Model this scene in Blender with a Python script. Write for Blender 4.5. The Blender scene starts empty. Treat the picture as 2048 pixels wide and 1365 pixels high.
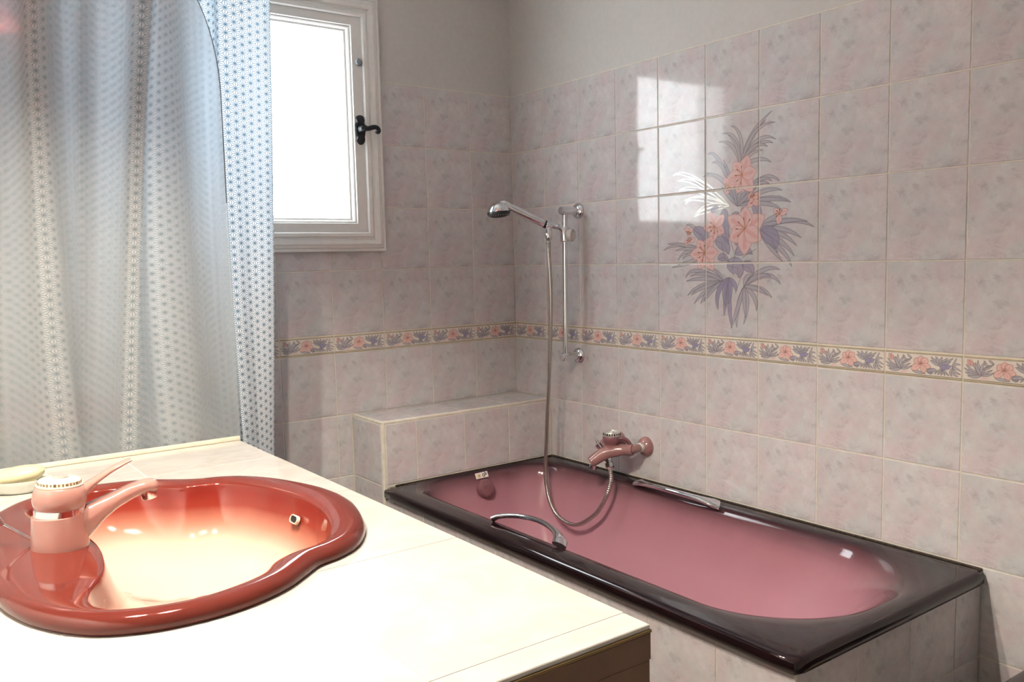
import bpy, bmesh, math, random
import numpy as np
from mathutils import Vector, Matrix
random.seed(3)
S = bpy.context.scene
COL = S.collection
PI = math.pi

# ---------------------------------------------------------------- camera
cam_d = bpy.data.cameras.new('camera'); cam = bpy.data.objects.new('camera', cam_d); COL.objects.link(cam)
R_ = Vector((0.8037, -0.5946, -0.0227)).normalized(); F_ = Vector((0.5903, 0.8016, -0.0945)).normalized()
U_ = R_.cross(F_).normalized(); R_ = F_.cross(U_)
cam.matrix_world = Matrix(((R_.x, U_.x, -F_.x, -2.1009), (R_.y, U_.y, -F_.y, -2.8241), (R_.z, U_.z, -F_.z, 1.338), (0, 0, 0, 1)))
cam_d.sensor_width = 36; cam_d.lens = 1734.06 / 2048 * 36; cam_d.clip_start = 0.02
S.camera = cam

# ---------------------------------------------------------------- daylight
SKY = 15.0
wd = bpy.data.worlds.new('daylight'); S.world = wd; wd.use_nodes = True
bg = wd.node_tree.nodes['Background']; bg.inputs[0].default_value = (0.94, 0.97, 1.0, 1); bg.inputs[1].default_value = SKY
pl = bpy.data.lights.new('window_portal', 'AREA'); pl.shape = 'RECTANGLE'; pl.size = 0.70; pl.size_y = 0.78; pl.cycles.is_portal = True
plo = bpy.data.objects.new('window_portal', pl); COL.objects.link(plo); plo.location = (-1.015, 0.10, 1.815); plo.rotation_euler = (-PI / 2, 0, 0)
LAMP_W = 3900.0        # radiance of the two lit bulbs over the basin
S.view_settings.view_transform = 'Standard'; S.view_settings.look = 'None'
S.view_settings.exposure = 0.28; S.view_settings.gamma = 1.0; S.view_settings.use_curve_mapping = False

# ---------------------------------------------------------------- material helpers
class NT:
    def __init__(s, name):
        s.m = bpy.data.materials.new(name); s.m.use_nodes = True; s.t = s.m.node_tree; s.n = s.t.nodes
        s.b = s.n['Principled BSDF']; s.out = s.n['Material Output']
    def link(s, a, b): s.t.links.new(a, b)
    def put(s, sock, v):
        if isinstance(v, bpy.types.NodeSocket): s.link(v, sock)
        elif isinstance(v, (tuple, list)) and len(v) == 3 and sock.type == 'RGBA': sock.default_value = (*v, 1)
        else: sock.default_value = v
    def math(s, op, a, b=None, c=None):
        n = s.n.new('ShaderNodeMath'); n.operation = op; s.put(n.inputs[0], a)
        if b is not None: s.put(n.inputs[1], b)
        if c is not None: s.put(n.inputs[2], c)
        return n.outputs[0]
    def noise(s, co, scale, detail=4, rough=.55, dist=0.0, dim='3D'):
        n = s.n.new('ShaderNodeTexNoise'); n.noise_dimensions = dim; n.inputs['Scale'].default_value = scale
        n.inputs['Detail'].default_value = detail; n.inputs['Roughness'].default_value = rough; n.inputs['Distortion'].default_value = dist
        if co is not None: s.link(co, n.inputs['Vector'])
        return n.outputs['Fac']
    def ramp(s, fac, stops, interp='LINEAR'):
        n = s.n.new('ShaderNodeValToRGB'); n.color_ramp.interpolation = interp; e = n.color_ramp.elements
        while len(e) < len(stops): e.new(0.5)
        for el, (p, c) in zip(e, stops):
            el.position = p; el.color = (*c, 1) if len(c) == 3 else c
        s.put(n.inputs[0], fac); return n.outputs[0]
    def mix(s, f, a, b, mode='MIX'):
        n = s.n.new('ShaderNodeMix'); n.data_type = 'RGBA'; n.blend_type = mode
        s.put(n.inputs[0], f); s.put(n.inputs[6], a); s.put(n.inputs[7], b); return n.outputs[2]
    def coord(s, which='Object'):
        n = s.n.new('ShaderNodeTexCoord'); return n.outputs[which]
    def mapping(s, v, loc=(0, 0, 0), rot=(0, 0, 0), scale=(1, 1, 1)):
        n = s.n.new('ShaderNodeMapping'); s.link(v, n.inputs[0]); n.inputs[1].default_value = loc; n.inputs[2].default_value = rot; n.inputs[3].default_value = scale
        return n.outputs[0]
    def attr(s, name):
        n = s.n.new('ShaderNodeAttribute'); n.attribute_name = name; return n
    def bump(s, h, strength=.2, dist=.002):
        n = s.n.new('ShaderNodeBump'); n.inputs['Strength'].default_value = strength; n.inputs['Distance'].default_value = dist
        s.link(h, n.inputs['Height']); s.link(n.outputs[0], s.b.inputs['Normal']); return n

def srgb(r, g, b):
    f = lambda c: (c / 255 / 12.92) if c / 255 <= .04045 else ((c / 255 + .055) / 1.055) ** 2.4
    return (f(r), f(g), f(b))
def plain(name, col, rough=.5, metal=0.0, coat=0.0, var=.06, vscale=30, bump=0.0):
    k = NT(name); co = k.coord()
    f = k.noise(co, vscale, 3)
    a = tuple(max(0, c * (1 - var)) for c in col); b = tuple(min(1, c * (1 + var)) for c in col)
    k.put(k.b.inputs['Base Color'], k.ramp(f, [(.3, a), (.7, b)]))
    k.b.inputs['Roughness'].default_value = rough; k.b.inputs['Metallic'].default_value = metal
    k.b.inputs['Coat Weight'].default_value = coat; k.b.inputs['Coat Roughness'].default_value = .04
    if bump: k.bump(f, bump)
    return k.m

def mottle(k, light=1.0):
    co = k.mapping(k.coord('Object'), loc=(3.1, 0, 7.3))
    rnd = k.n.new('ShaderNodeObjectInfo').outputs['Random']
    a = k.noise(co, 10.5, 5, .58, .25)
    st = k.mapping(co, scale=(1.0, 1, 1.5), loc=(1.3, 0, 2.2))
    b = k.noise(st, 15, 6, .66, .45)
    c = k.noise(k.mapping(co, loc=(5, 2, 9)), 8.0, 5, .6, .35)
    e = k.noise(k.mapping(co, loc=(9, 4, 1)), 17, 5, .6, .3)
    L = light
    col = k.ramp(a, [(.32, (.475 * L, .485 * L, .495 * L)), (.50, (.53 * L, .53 * L, .535 * L)), (.68, (.61 * L, .615 * L, .605 * L))])
    col = k.mix(k.ramp(c, [(.47, (0, 0, 0)), (.62, (.85, .85, .85))]), col, (.555 * L, .475 * L, .495 * L))
    col = k.mix(k.ramp(e, [(.56, (0, 0, 0)), (.70, (.5, .5, .5))]), col, (.65 * L, .63 * L, .63 * L))
    col = k.mix(k.ramp(b, [(.53, (0, 0, 0)), (.68, (.75, .75, .75))]), col, (.355 * L, .31 * L, .335 * L))
    fine = k.noise(co, 60, 3, .6)
    col = k.mix(.10, col, k.ramp(fine, [(.3, (.3, .27, .27)), (.7, (.8, .75, .74))]))
    v = k.math('MULTIPLY_ADD', rnd, .08, .96)
    n = k.n.new('ShaderNodeVectorMath'); n.operation = 'SCALE'; k.link(col, n.inputs[0]); k.link(v, n.inputs['Scale'])
    return n.outputs[0]
def mat_tile(light=1.0, name='mottled_tile'):
    k = NT(name); k.put(k.b.inputs['Base Color'], mottle(k, light))
    k.b.inputs['Roughness'].default_value = .06; k.b.inputs['IOR'].default_value = 1.40
    nz = k.noise(k.coord(), 22, 2); k.bump(nz, .05, .002)
    return k.m
def mat_mural():
    k = NT('painted_flower_tile'); base = mottle(k); at = k.attr('paint')
    k.put(k.b.inputs['Base Color'], k.mix(at.outputs['Alpha'], base, at.outputs['Color']))
    g = k.attr('gold').outputs['Fac']; k.put(k.b.inputs['Metallic'], k.math('MULTIPLY', g, .55))
    k.put(k.b.inputs['Roughness'], k.math('MULTIPLY_ADD', g, .2, .06)); k.b.inputs['IOR'].default_value = 1.40
    nz = k.noise(k.coord(), 22, 2); k.bump(nz, .05, .002)
    return k.m
def mat_border():
    k = NT('lily_border_tile'); at = k.attr('paint')
    nz = k.noise(k.coord(), 40, 4)
    k.put(k.b.inputs['Base Color'], k.mix(.12, at.outputs['Color'], k.ramp(nz, [(.3, (.35, .32, .3)), (.7, (.85, .82, .78))])))
    g = k.attr('gold').outputs['Fac']; k.put(k.b.inputs['Metallic'], k.math('MULTIPLY', g, .6))
    k.put(k.b.inputs['Roughness'], k.math('MULTIPLY_ADD', g, .15, .12)); return k.m

def mat_curtain():
    k = NT('star_print_curtain'); uv = k.n.new('ShaderNodeUVMap'); uv.uv_map = 'UVMap'
    sp = k.n.new('ShaderNodeSeparateXYZ'); k.link(uv.outputs[0], sp.inputs[0])
    x, y = k.math('MULTIPLY', sp.outputs[0], .77), sp.outputs[1]; s = .0222; h = s * math.sqrt(3) / 2
    tot = None
    for ang in (0, 60, 120):                       # edge direction (from vertical)
        a = math.radians(90 + ang); ex, ey = math.cos(a), math.sin(a); nx, ny = -ey, ex
        nd = k.math('ADD', k.math('MULTIPLY', x, nx / h), k.math('MULTIPLY', y, ny / h))      # across the edge lines
        md = k.math('ADD', k.math('MULTIPLY', x, ex * 2 / s), k.math('MULTIPLY', y, ey * 2 / s))
        d1 = k.math('MULTIPLY', k.math('ABSOLUTE', k.math('SUBTRACT', nd, k.math('ROUND', nd))), h)
        j = k.math('ROUND', md)
        d2 = k.math('MULTIPLY', k.math('ABSOLUTE', k.math('SUBTRACT', md, j)), s / 2)
        w = k.math('PINGPONG', k.math('ADD', nd, j), 1.0)
        d2 = k.math('ADD', d2, k.math('GREATER_THAN', w, .667))
        d = k.math('MINIMUM', d1, d2); tot = d if tot is None else k.math('MINIMUM', tot, d)
    line = k.math('MULTIPLY', k.math('LESS_THAN', tot, .00080), .80)
    # dot where the rays meet
    hx = k.math('MULTIPLY', x, 1 / h); jr = k.math('ROUND', hx); dx = k.math('MULTIPLY', k.math('SUBTRACT', hx, jr), h)
    vy = k.math('SUBTRACT', k.math('MULTIPLY', y, 1 / s), k.math('MULTIPLY', jr, .5)); dy = k.math('MULTIPLY', k.math('SUBTRACT', vy, k.math('ROUND', vy)), s)
    rr_ = k.math('SQRT', k.math('ADD', k.math('MULTIPLY', dx, dx), k.math('MULTIPLY', dy, dy)))
    line = k.math('MAXIMUM', line, k.math('LESS_THAN', rr_, .0015))
    nz = k.noise(k.mapping(uv.outputs[0], scale=(1, 1, 1)), 900, 2)
    base = k.mix(.12, (.92, .92, .93), k.ramp(nz, [(.3, (.76, .77, .79)), (.7, (.98, .98, .98))]))
    col = k.mix(line, base, srgb(84, 112, 132))
    t = k.t; dif = k.n.new('ShaderNodeBsdfDiffuse'); trn = k.n.new('ShaderNodeBsdfTranslucent'); mx = k.n.new('ShaderNodeMixShader')
    k.link(col, dif.inputs[0]); k.link(k.mix(1.0, col, (.78, .90, 1.0), 'MULTIPLY'), trn.inputs[0]); mx.inputs[0].default_value = .36
    k.link(dif.outputs[0], mx.inputs[1]); k.link(trn.outputs[0], mx.inputs[2]); k.link(mx.outputs[0], k.out.inputs[0]); k.n.remove(k.b)
    return k.m
def mat_frosted():
    k = NT('frosted_glass'); b = k.b
    b.inputs['Base Color'].default_value = (.99, 1, 1, 1); b.inputs['Transmission Weight'].default_value = 1; b.inputs['IOR'].default_value = 1.45
    b.inputs['Roughness'].default_value = .17; b.inputs['Coat Weight'].default_value = 1; b.inputs['Coat Roughness'].default_value = .01
    nz = k.noise(k.coord(), 150, 2); k.bump(nz, .03, .001)
    tr = k.n.new('ShaderNodeBsdfTransparent'); tr.inputs[0].default_value = (.99, 1, 1, 1)
    tl = k.n.new('ShaderNodeBsdfTranslucent'); df = k.n.new('ShaderNodeBsdfDiffuse')
    for q_ in (tl, df): q_.inputs[0].default_value = (.93, .96, .95, 1)
    m0 = k.n.new('ShaderNodeMixShader'); m0.inputs[0].default_value = .5; k.link(df.outputs[0], m0.inputs[1]); k.link(tl.outputs[0], m0.inputs[2])
    mx = k.n.new('ShaderNodeMixShader'); mx.inputs[0].default_value = .32
    k.link(b.outputs[0], mx.inputs[1]); k.link(tr.outputs[0], mx.inputs[2])
    m2 = k.n.new('ShaderNodeMixShader'); m2.inputs[0].default_value = .13; k.link(mx.outputs[0], m2.inputs[1]); k.link(m0.outputs[0], m2.inputs[2])
    k.link(m2.outputs[0], k.out.inputs[0]); return k.m
def mat_pane():
    k = NT('obscured_pane'); tr = k.n.new('ShaderNodeBsdfTransparent'); tl = k.n.new('ShaderNodeBsdfTranslucent'); gl = k.n.new('ShaderNodeBsdfGlossy')
    nz = k.noise(k.coord(), 25, 5); k.put(tl.inputs[0], k.ramp(nz, [(.35, (.80, .84, .84)), (.65, (.95, .97, .97))]))
    tr.inputs[0].default_value = (.96, .98, .98, 1); gl.inputs['Roughness'].default_value = .15
    m1 = k.n.new('ShaderNodeMixShader'); m1.inputs[0].default_value = .3; k.link(tr.outputs[0], m1.inputs[1]); k.link(tl.outputs[0], m1.inputs[2])
    m2 = k.n.new('ShaderNodeMixShader'); m2.inputs[0].default_value = .05; k.link(m1.outputs[0], m2.inputs[1]); k.link(gl.outputs[0], m2.inputs[2])
    k.link(m2.outputs[0], k.out.inputs[0]); k.n.remove(k.b); return k.m
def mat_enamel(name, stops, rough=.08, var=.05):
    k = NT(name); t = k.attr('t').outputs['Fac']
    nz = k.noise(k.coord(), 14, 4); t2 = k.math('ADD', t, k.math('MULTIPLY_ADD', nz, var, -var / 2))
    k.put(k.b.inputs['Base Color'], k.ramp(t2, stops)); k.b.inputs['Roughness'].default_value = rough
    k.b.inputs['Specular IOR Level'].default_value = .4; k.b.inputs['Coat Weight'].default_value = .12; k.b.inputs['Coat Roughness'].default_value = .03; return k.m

M = {}
M['tile'] = mat_tile(); M['mural'] = mat_mural(); M['border'] = mat_border()
def mat_counter():
    k = NT('cream_counter_tile'); co = k.coord()
    a = k.noise(k.mapping(co, scale=(1, 1, 2)), 9, 5, .6, .8)
    k.put(k.b.inputs['Base Color'], k.ramp(a, [(.35, (.50, .475, .44)), (.6, (.56, .545, .51))]))
    k.b.inputs['Roughness'].default_value = .12; return k.m
M['ctile'] = mat_counter()
M['grout'] = plain('cream_grout', srgb(206, 200, 188), .85, var=.08, vscale=40)
M['paint'] = plain('grey_wall_paint', srgb(190, 188, 186), .75, var=.03, vscale=60, bump=.08)
M['white'] = plain('white_ceiling_paint', (.86, .86, .86), .8, var=.02)
M['floor'] = plain('beige_floor_tile', srgb(176, 160, 146), .3, var=.08, vscale=8)
M['wood'] = plain('white_painted_wood', srgb(220, 219, 216), .38, var=.03, vscale=50)
M['iron'] = plain('black_wrought_iron', (.012, .014, .016), .38, .3, var=.3, bump=.2)
M['greyrub'] = plain('grey_plastic', (.22, .24, .27), .5)
M['chrome'] = plain('chrome', (.72, .73, .75), .07, 1.0, var=.02)
M['hose'] = plain('brushed_metal_hose', (.46, .43, .40), .28, 1.0, var=.1, vscale=200)
M['black'] = plain('black_rubber', (.012, .012, .013), .45)
M['clear'] = plain('milky_plastic', (.62, .60, .57), .2, coat=.4)
M['mauve'] = plain('mauve_enamel', srgb(146, 108, 106), .14, coat=.5, var=.04)
M['mauvedark'] = plain('dark_mauve_plastic', srgb(120, 78, 84), .3, coat=.3, var=.06)
M['pink'] = plain('pink_enamel', srgb(178, 130, 120), .12, coat=.5, var=.03)
M['silverpaint'] = plain('silver_dial_print', (.62, .60, .56), .3, .6)
M['brown'] = plain('dark_brown_laminate', srgb(104, 78, 62), .32, var=.12, vscale=12)
M['edge'] = plain('olive_edge_strip', srgb(120, 98, 60), .5)
M['soap'] = plain('cream_soap', srgb(206, 196, 160), .4, var=.02)
M['dish'] = plain('pale_glass_dish', (.80, .82, .74), .1, coat=.6)
M['sticker'] = plain('white_sticker', (.78, .72, .68), .4)
M['goldprint'] = plain('gold_print', srgb(200, 165, 110), .4)
M['plum'] = plain('dark_plum_ceramic', srgb(46, 28, 34), .08, coat=.5, var=.08)
M['mildew'] = plain('dark_mildewed_sealant', srgb(58, 48, 40), .7, var=.6, vscale=90)
M['overcream'] = plain('cream_ceramic', (.75, .68, .55), .15, coat=.4)
M['glass'] = mat_frosted(); M['pane'] = mat_pane(); M['curtain'] = mat_curtain()
M['steel'] = plain('brushed_rod', (.6, .6, .62), .25, 1.0)
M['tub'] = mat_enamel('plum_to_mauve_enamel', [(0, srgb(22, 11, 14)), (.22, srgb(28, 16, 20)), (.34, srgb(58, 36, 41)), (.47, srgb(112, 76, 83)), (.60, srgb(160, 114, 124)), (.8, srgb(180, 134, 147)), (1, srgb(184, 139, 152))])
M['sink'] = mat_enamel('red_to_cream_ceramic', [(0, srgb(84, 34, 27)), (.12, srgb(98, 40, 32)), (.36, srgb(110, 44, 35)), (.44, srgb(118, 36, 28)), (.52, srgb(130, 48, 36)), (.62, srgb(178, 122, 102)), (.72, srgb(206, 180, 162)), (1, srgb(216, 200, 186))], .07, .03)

# ---------------------------------------------------------------- mesh helpers
def tag(o, label, cat, group=None):
    o['label'] = label; o['category'] = cat
    if group: o['group'] = group
    return o
def attach(o, parent):
    o.parent = parent; o.matrix_parent_inverse = Matrix.Translation(parent.get('_loc', (0, 0, 0))).inverted()
def thing(name, loc, label, cat, group=None):
    o = bpy.data.objects.new(name, None); COL.objects.link(o); o.location = loc; o['_loc'] = loc; o.empty_display_size = .05
    return tag(o, label, cat, group)
def link(name, me, mat, parent=None, smooth=None, label=None, kind=None):
    o = bpy.data.objects.new(name, me); COL.objects.link(o)
    if mat is not None and len(me.materials) == 0: me.materials.append(M[mat])
    if smooth is not None:
        me.shade_smooth(); me.set_sharp_from_angle(angle=math.radians(smooth))
    if parent is not None: attach(o, parent)
    if label: o['label'] = label
    if kind: o['kind'] = kind
    return o
def mk(name, v, f, mat, parent=None, smooth=None, label=None, kind=None, fixn=True):
    me = bpy.data.meshes.new(name); me.from_pydata([tuple(p) for p in v], [], f)
    if fixn:
        bm = bmesh.new(); bm.from_mesh(me); bmesh.ops.recalc_face_normals(bm, faces=bm.faces); bm.to_mesh(me); bm.free()
    return link(name, me, mat, parent, smooth, label, kind)
def box(name, lo, hi, mat, parent=None, bevel=0.0, seg=2, label=None, kind=None):
    bm = bmesh.new(); bmesh.ops.create_cube(bm, size=1)
    for v in bm.verts: v.co = Vector([(lo[i] + hi[i]) / 2 + v.co[i] * (hi[i] - lo[i]) for i in range(3)])
    if bevel: bmesh.ops.bevel(bm, geom=bm.edges[:], offset=bevel, segments=seg, affect='EDGES', profile=.5)
    me = bpy.data.meshes.new(name); bm.to_mesh(me); bm.free()
    return link(name, me, mat, parent, 35 if bevel else None, label, kind)
def boxes(name, lst, mat, parent=None, kind=None, label=None):
    v = []; f = []
    for lo, hi in lst:
        b = len(v); v += [(lo[0] if i & 1 == 0 else hi[0], lo[1] if i & 2 == 0 else hi[1], lo[2] if i & 4 == 0 else hi[2]) for i in range(8)]
        f += [tuple(b + i for i in q) for q in ((0, 2, 3, 1), (4, 5, 7, 6), (0, 1, 5, 4), (2, 6, 7, 3), (0, 4, 6, 2), (1, 3, 7, 5))]
    return mk(name, v, f, mat, parent, None, label, kind)
def frame(d):
    d = Vector(d).normalized(); a = Vector((0, 0, 1)) if abs(d.z) < .9 else Vector((1, 0, 0))
    u = d.cross(a).normalized(); return d, u, d.cross(u).normalized()
def lathe(name, prof, org, axis, mat, parent=None, n=40, smooth=40, label=None, scal=None, cap=True):
    """prof: (radius, distance along axis)"""
    d, u, w = frame(axis); org = Vector(org); v = []; f = []
    for r, t in prof:
        for i in range(n):
            a = 2 * PI * i / n; k = scal(a) if scal else 1
            v.append(org + d * t + (u * math.cos(a) + w * math.sin(a)) * r * k)
    m = len(prof)
    for j in range(m - 1):
        for i in range(n): f.append((j * n + i, j * n + (i + 1) % n, (j + 1) * n + (i + 1) % n, (j + 1) * n + i))
    if cap and prof[0][0] > 1e-6: f.append(tuple(range(n)))
    if cap and prof[-1][0] > 1e-6: f.append(tuple((m - 1) * n + i for i in range(n)))
    return mk(name, v, f, mat, parent, smooth, label)
def catmull(pts, per=8, closed=False):
    P = [Vector(p) for p in pts]; n = len(P); out = []
    for i in range(n if closed else n - 1):
        if closed: a, b, c, d = P[i - 1], P[i], P[(i + 1) % n], P[(i + 2) % n]
        else: a, b, c, d = P[max(i - 1, 0)], P[i], P[i + 1], P[min(i + 2, n - 1)]
        for k in range(per):
            t = k / per
            out.append(.5 * ((2 * b) + (c - a) * t + (2 * a - 5 * b + 4 * c - d) * t * t + (3 * b - a - 3 * c + d) * t ** 3))
    if not closed: out.append(P[-1].copy())
    return out
def tube(name, pts, rad, mat, parent=None, n=14, smooth=50, label=None, flat=None, up=None):
    """rad: number or list of radii per point; flat: list of (a,b) half-axes per point"""
    P = [Vector(p) for p in pts]; m = len(P); v = []; f = []
    T = [(P[min(i + 1, m - 1)] - P[max(i - 1, 0)]).normalized() for i in range(m)]
    if up is None:
        _, u, _ = frame(T[0])
    else: u = Vector(up)
    for i in range(m):
        u = (u - T[i] * u.dot(T[i])).normalized(); w = T[i].cross(u)
        a, b = flat[i] if flat else ((rad[i],) * 2 if isinstance(rad, (list, tuple)) else (rad, rad))
        for k in range(n):
            an = 2 * PI * k / n; v.append(P[i] + u * math.cos(an) * a + w * math.sin(an) * b)
    for j in range(m - 1):
        for i in range(n): f.append((j * n + i, j * n + (i + 1) % n, (j + 1) * n + (i + 1) % n, (j + 1) * n + i))
    f.append(tuple(range(n))); f.append(tuple((m - 1) * n + i for i in range(n)))
    return mk(name, v, f, mat, parent, smooth, label)
def loft(name, rings, ts, mat, parent=None, smooth=60, capend=True, label=None):
    n = len(rings[0]); v = [p for r in rings for p in r]; f = []
    for j in range(len(rings) - 1):
        for i in range(n): f.append((j * n + i, j * n + (i + 1) % n, (j + 1) * n + (i + 1) % n, (j + 1) * n + i))
    if capend: f.append(tuple((len(rings) - 1) * n + i for i in range(n)))
    o = mk(name, v, f, mat, parent, smooth, label)
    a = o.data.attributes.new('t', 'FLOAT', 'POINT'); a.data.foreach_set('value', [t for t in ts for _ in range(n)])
    return o
def interp(tab, t):
    for (a, va), (b, vb) in zip(tab, tab[1:]):
        if t <= b: return va + (vb - va) * (t - a) / (b - a)
    return tab[-1][1]

# ---------------------------------------------------------------- tiles
ROT = {'back': (0, 0, 0), 'right': (0, 0, -PI / 2), 'left': (0, 0, PI / 2), 'top': (-PI / 2, 0, 0)}
_tm = {}
def tile_mesh(w, h, t, mat):
    key = (round(w, 4), round(h, 4), t, mat)
    if key in _tm: return _tm[key]
    b = .0011; v = []
    for (dx, y) in ((0, 0), (0, -(t - b)), (b, -t)):
        v += [(-w / 2 + dx, y, -h / 2 + dx), (w / 2 - dx, y, -h / 2 + dx), (w / 2 - dx, y, h / 2 - dx), (-w / 2 + dx, y, h / 2 - dx)]
    f = [(8, 9, 10, 11)]
    for j in (0, 4):
        for i in range(4): f.append((j + i, j + (i + 1) % 4, j + 4 + (i + 1) % 4, j + 4 + i))
    me = bpy.data.meshes.new('tile'); me.from_pydata(v, [], f); me.materials.append(M[mat]); _tm[key] = me
    return me
def tile(parent, face, cx, cy, cz, w, h, t=.006, mat='tile', gap=.0036, name='tile', me=None):
    """(cx,cy,cz): centre of the BACK of the tile cell"""
    if me is None: me = tile_mesh(w - gap, h - gap, t, mat)
    o = bpy.data.objects.new(name, me); COL.objects.link(o); o.location = (cx, cy, cz); o.rotation_euler = ROT[face]
    attach(o, parent); return o

# painters: polygons and strokes on a small grid, kept as point colours of the tile
class Canvas:
    def __init__(s, w, h, res, bgcol=None):
        s.w, s.h, s.res = w, h, res; s.nx, s.ny = int(round(w / res)) + 1, int(round(h / res)) + 1
        s.c = np.zeros((s.ny, s.nx, 4), np.float32); s.g = np.zeros((s.ny, s.nx), np.float32)
        if bgcol: s.c[..., :3] = bgcol; s.c[..., 3] = 1
        s.X, s.Y = np.meshgrid(np.linspace(0, w, s.nx), np.linspace(0, h, s.ny))
    def poly(s, pts, col, a=1.0, gold=0.0):
        P = np.array(pts, float); x0, y0 = P.min(0); x1, y1 = P.max(0)
        i0, i1 = max(int(x0 / s.res), 0), min(int(x1 / s.res) + 2, s.nx); j0, j1 = max(int(y0 / s.res), 0), min(int(y1 / s.res) + 2, s.ny)
        if i0 >= i1 or j0 >= j1: return
        X, Y = s.X[j0:j1, i0:i1], s.Y[j0:j1, i0:i1]; ins = np.zeros(X.shape, bool)
        for (ax, ay), (bx, by) in zip(P, np.roll(P, -1, 0)):
            if ay == by: continue
            c = ((ay > Y) != (by > Y)) & (X < (bx - ax) * (Y - ay) / (by - ay) + ax); ins ^= c
        s.apply((slice(j0, j1), slice(i0, i1)), ins * a, col, gold)
    def apply(s, sl, m, col, gold):
        c = s.c[sl]; m3 = m[..., None]; old = c[..., 3:4].copy()
        na = m3 + old * (1 - m3); safe = np.maximum(na, 1e-6)
        c[..., :3] = (np.array(col) * m3 + c[..., :3] * old * (1 - m3)) / safe; c[..., 3:4] = na
        s.g[sl] = s.g[sl] * (1 - m) + gold * m
    def stroke(s, pts, wd, col, a=1.0, gold=0.0):
        P = np.array(pts, float); lo = P.min(0) - wd; hi = P.max(0) + wd
        i0, i1 = max(int(lo[0] / s.res), 0), min(int(hi[0] / s.res) + 2, s.nx); j0, j1 = max(int(lo[1] / s.res), 0), min(int(hi[1] / s.res) + 2, s.ny)
        if i0 >= i1 or j0 >= j1: return
        X, Y = s.X[j0:j1, i0:i1], s.Y[j0:j1, i0:i1]; D = np.full(X.shape, 9.)
        for (ax, ay), (bx, by) in zip(P[:-1], P[1:]):
            dx, dy = bx - ax, by - ay; L = dx * dx + dy * dy + 1e-12
            t = np.clip(((X - ax) * dx + (Y - ay) * dy) / L, 0, 1); D = np.minimum(D, np.hypot(X - ax - t * dx, Y - ay - t * dy))
        m = np.clip((wd / 2 - D) / s.res + .5, 0, 1) * a
        s.apply((slice(j0, j1), slice(i0, i1)), m, col, gold)
    def blade(s, base, ctrl, tip, wd, fill, line, a=.9, gold=.0, lw=.0016, la=.9):
        b, c, t = (np.array(q, float) for q in (base, ctrl, tip)); k = np.linspace(0, 1, 16)[:, None]
        C = (1 - k) ** 2 * b + 2 * k * (1 - k) * c + k * k * t
        T = np.gradient(C, axis=0); T /= np.linalg.norm(T, axis=1)[:, None] + 1e-9; N = np.c_[-T[:, 1], T[:, 0]]
        W = (wd * .5 * np.sin(np.pi * np.clip(k, 0, 1) ** .8) ** .75 + wd * .08 * (1 - k))
        A, B = C + N * W, C - N * W
        s.poly(np.r_[A, B[::-1]], fill, a); s.stroke(A, lw, line, la, gold); s.stroke(B, lw, line, la, gold)
    def mesh(s, name, x0, x1, y0, y1, t, mat, gap=.0036):
        """a tile whose front is a fine grid carrying the painting between x0..x1, y0..y1"""
        i0, i1 = int(round(x0 / s.res)), int(round(x1 / s.res)); j0, j1 = int(round(y0 / s.res)), int(round(y1 / s.res))
        nx, ny = i1 - i0 + 1, j1 - j0 + 1; w, h = x1 - x0, y1 - y0
        gx = np.linspace(-w / 2 + gap / 2, w / 2 - gap / 2, nx); gy = np.linspace(-h / 2 + gap / 2, h / 2 - gap / 2, ny)
        GX, GY = np.meshgrid(gx, gy); YY = np.full(GX.shape, -t)
        YY[0, :] = YY[-1, :] = YY[:, 0] = YY[:, -1] = 0
        GX[:, 1] = gx[0] + .0006; GX[:, -2] = gx[-1] - .0006; GY[1, :] = gy[0] + .0006; GY[-2, :] = gy[-1] - .0006
        v = np.stack([GX, YY, GY], -1).reshape(-1, 3); idx = np.arange(nx * ny).reshape(ny, nx)
        q = np.stack([idx[:-1, :-1], idx[:-1, 1:], idx[1:, 1:], idx[1:, :-1]], -1).reshape(-1, 4)
        me = bpy.data.meshes.new(name); me.vertices.add(len(v)); me.vertices.foreach_set('co', v.ravel())
        me.loops.add(q.size); me.loops.foreach_set('vertex_index', q.ravel().astype(np.int32)); me.polygons.add(len(q))
        me.polygons.foreach_set('loop_start', np.arange(0, q.size, 4, dtype=np.int32)); me.update(); me.validate()
        ca = me.attributes.new('paint', 'FLOAT_COLOR', 'POINT'); ca.data.foreach_set('color', s.c[j0:j1 + 1, i0:i1 + 1].reshape(-1).astype(np.float32))
        ga = me.attributes.new('gold', 'FLOAT', 'POINT'); ga.data.foreach_set('value', s.g[j0:j1 + 1, i0:i1 + 1].reshape(-1).astype(np.float32))
        me.materials.append(M[mat]); return me

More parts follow.
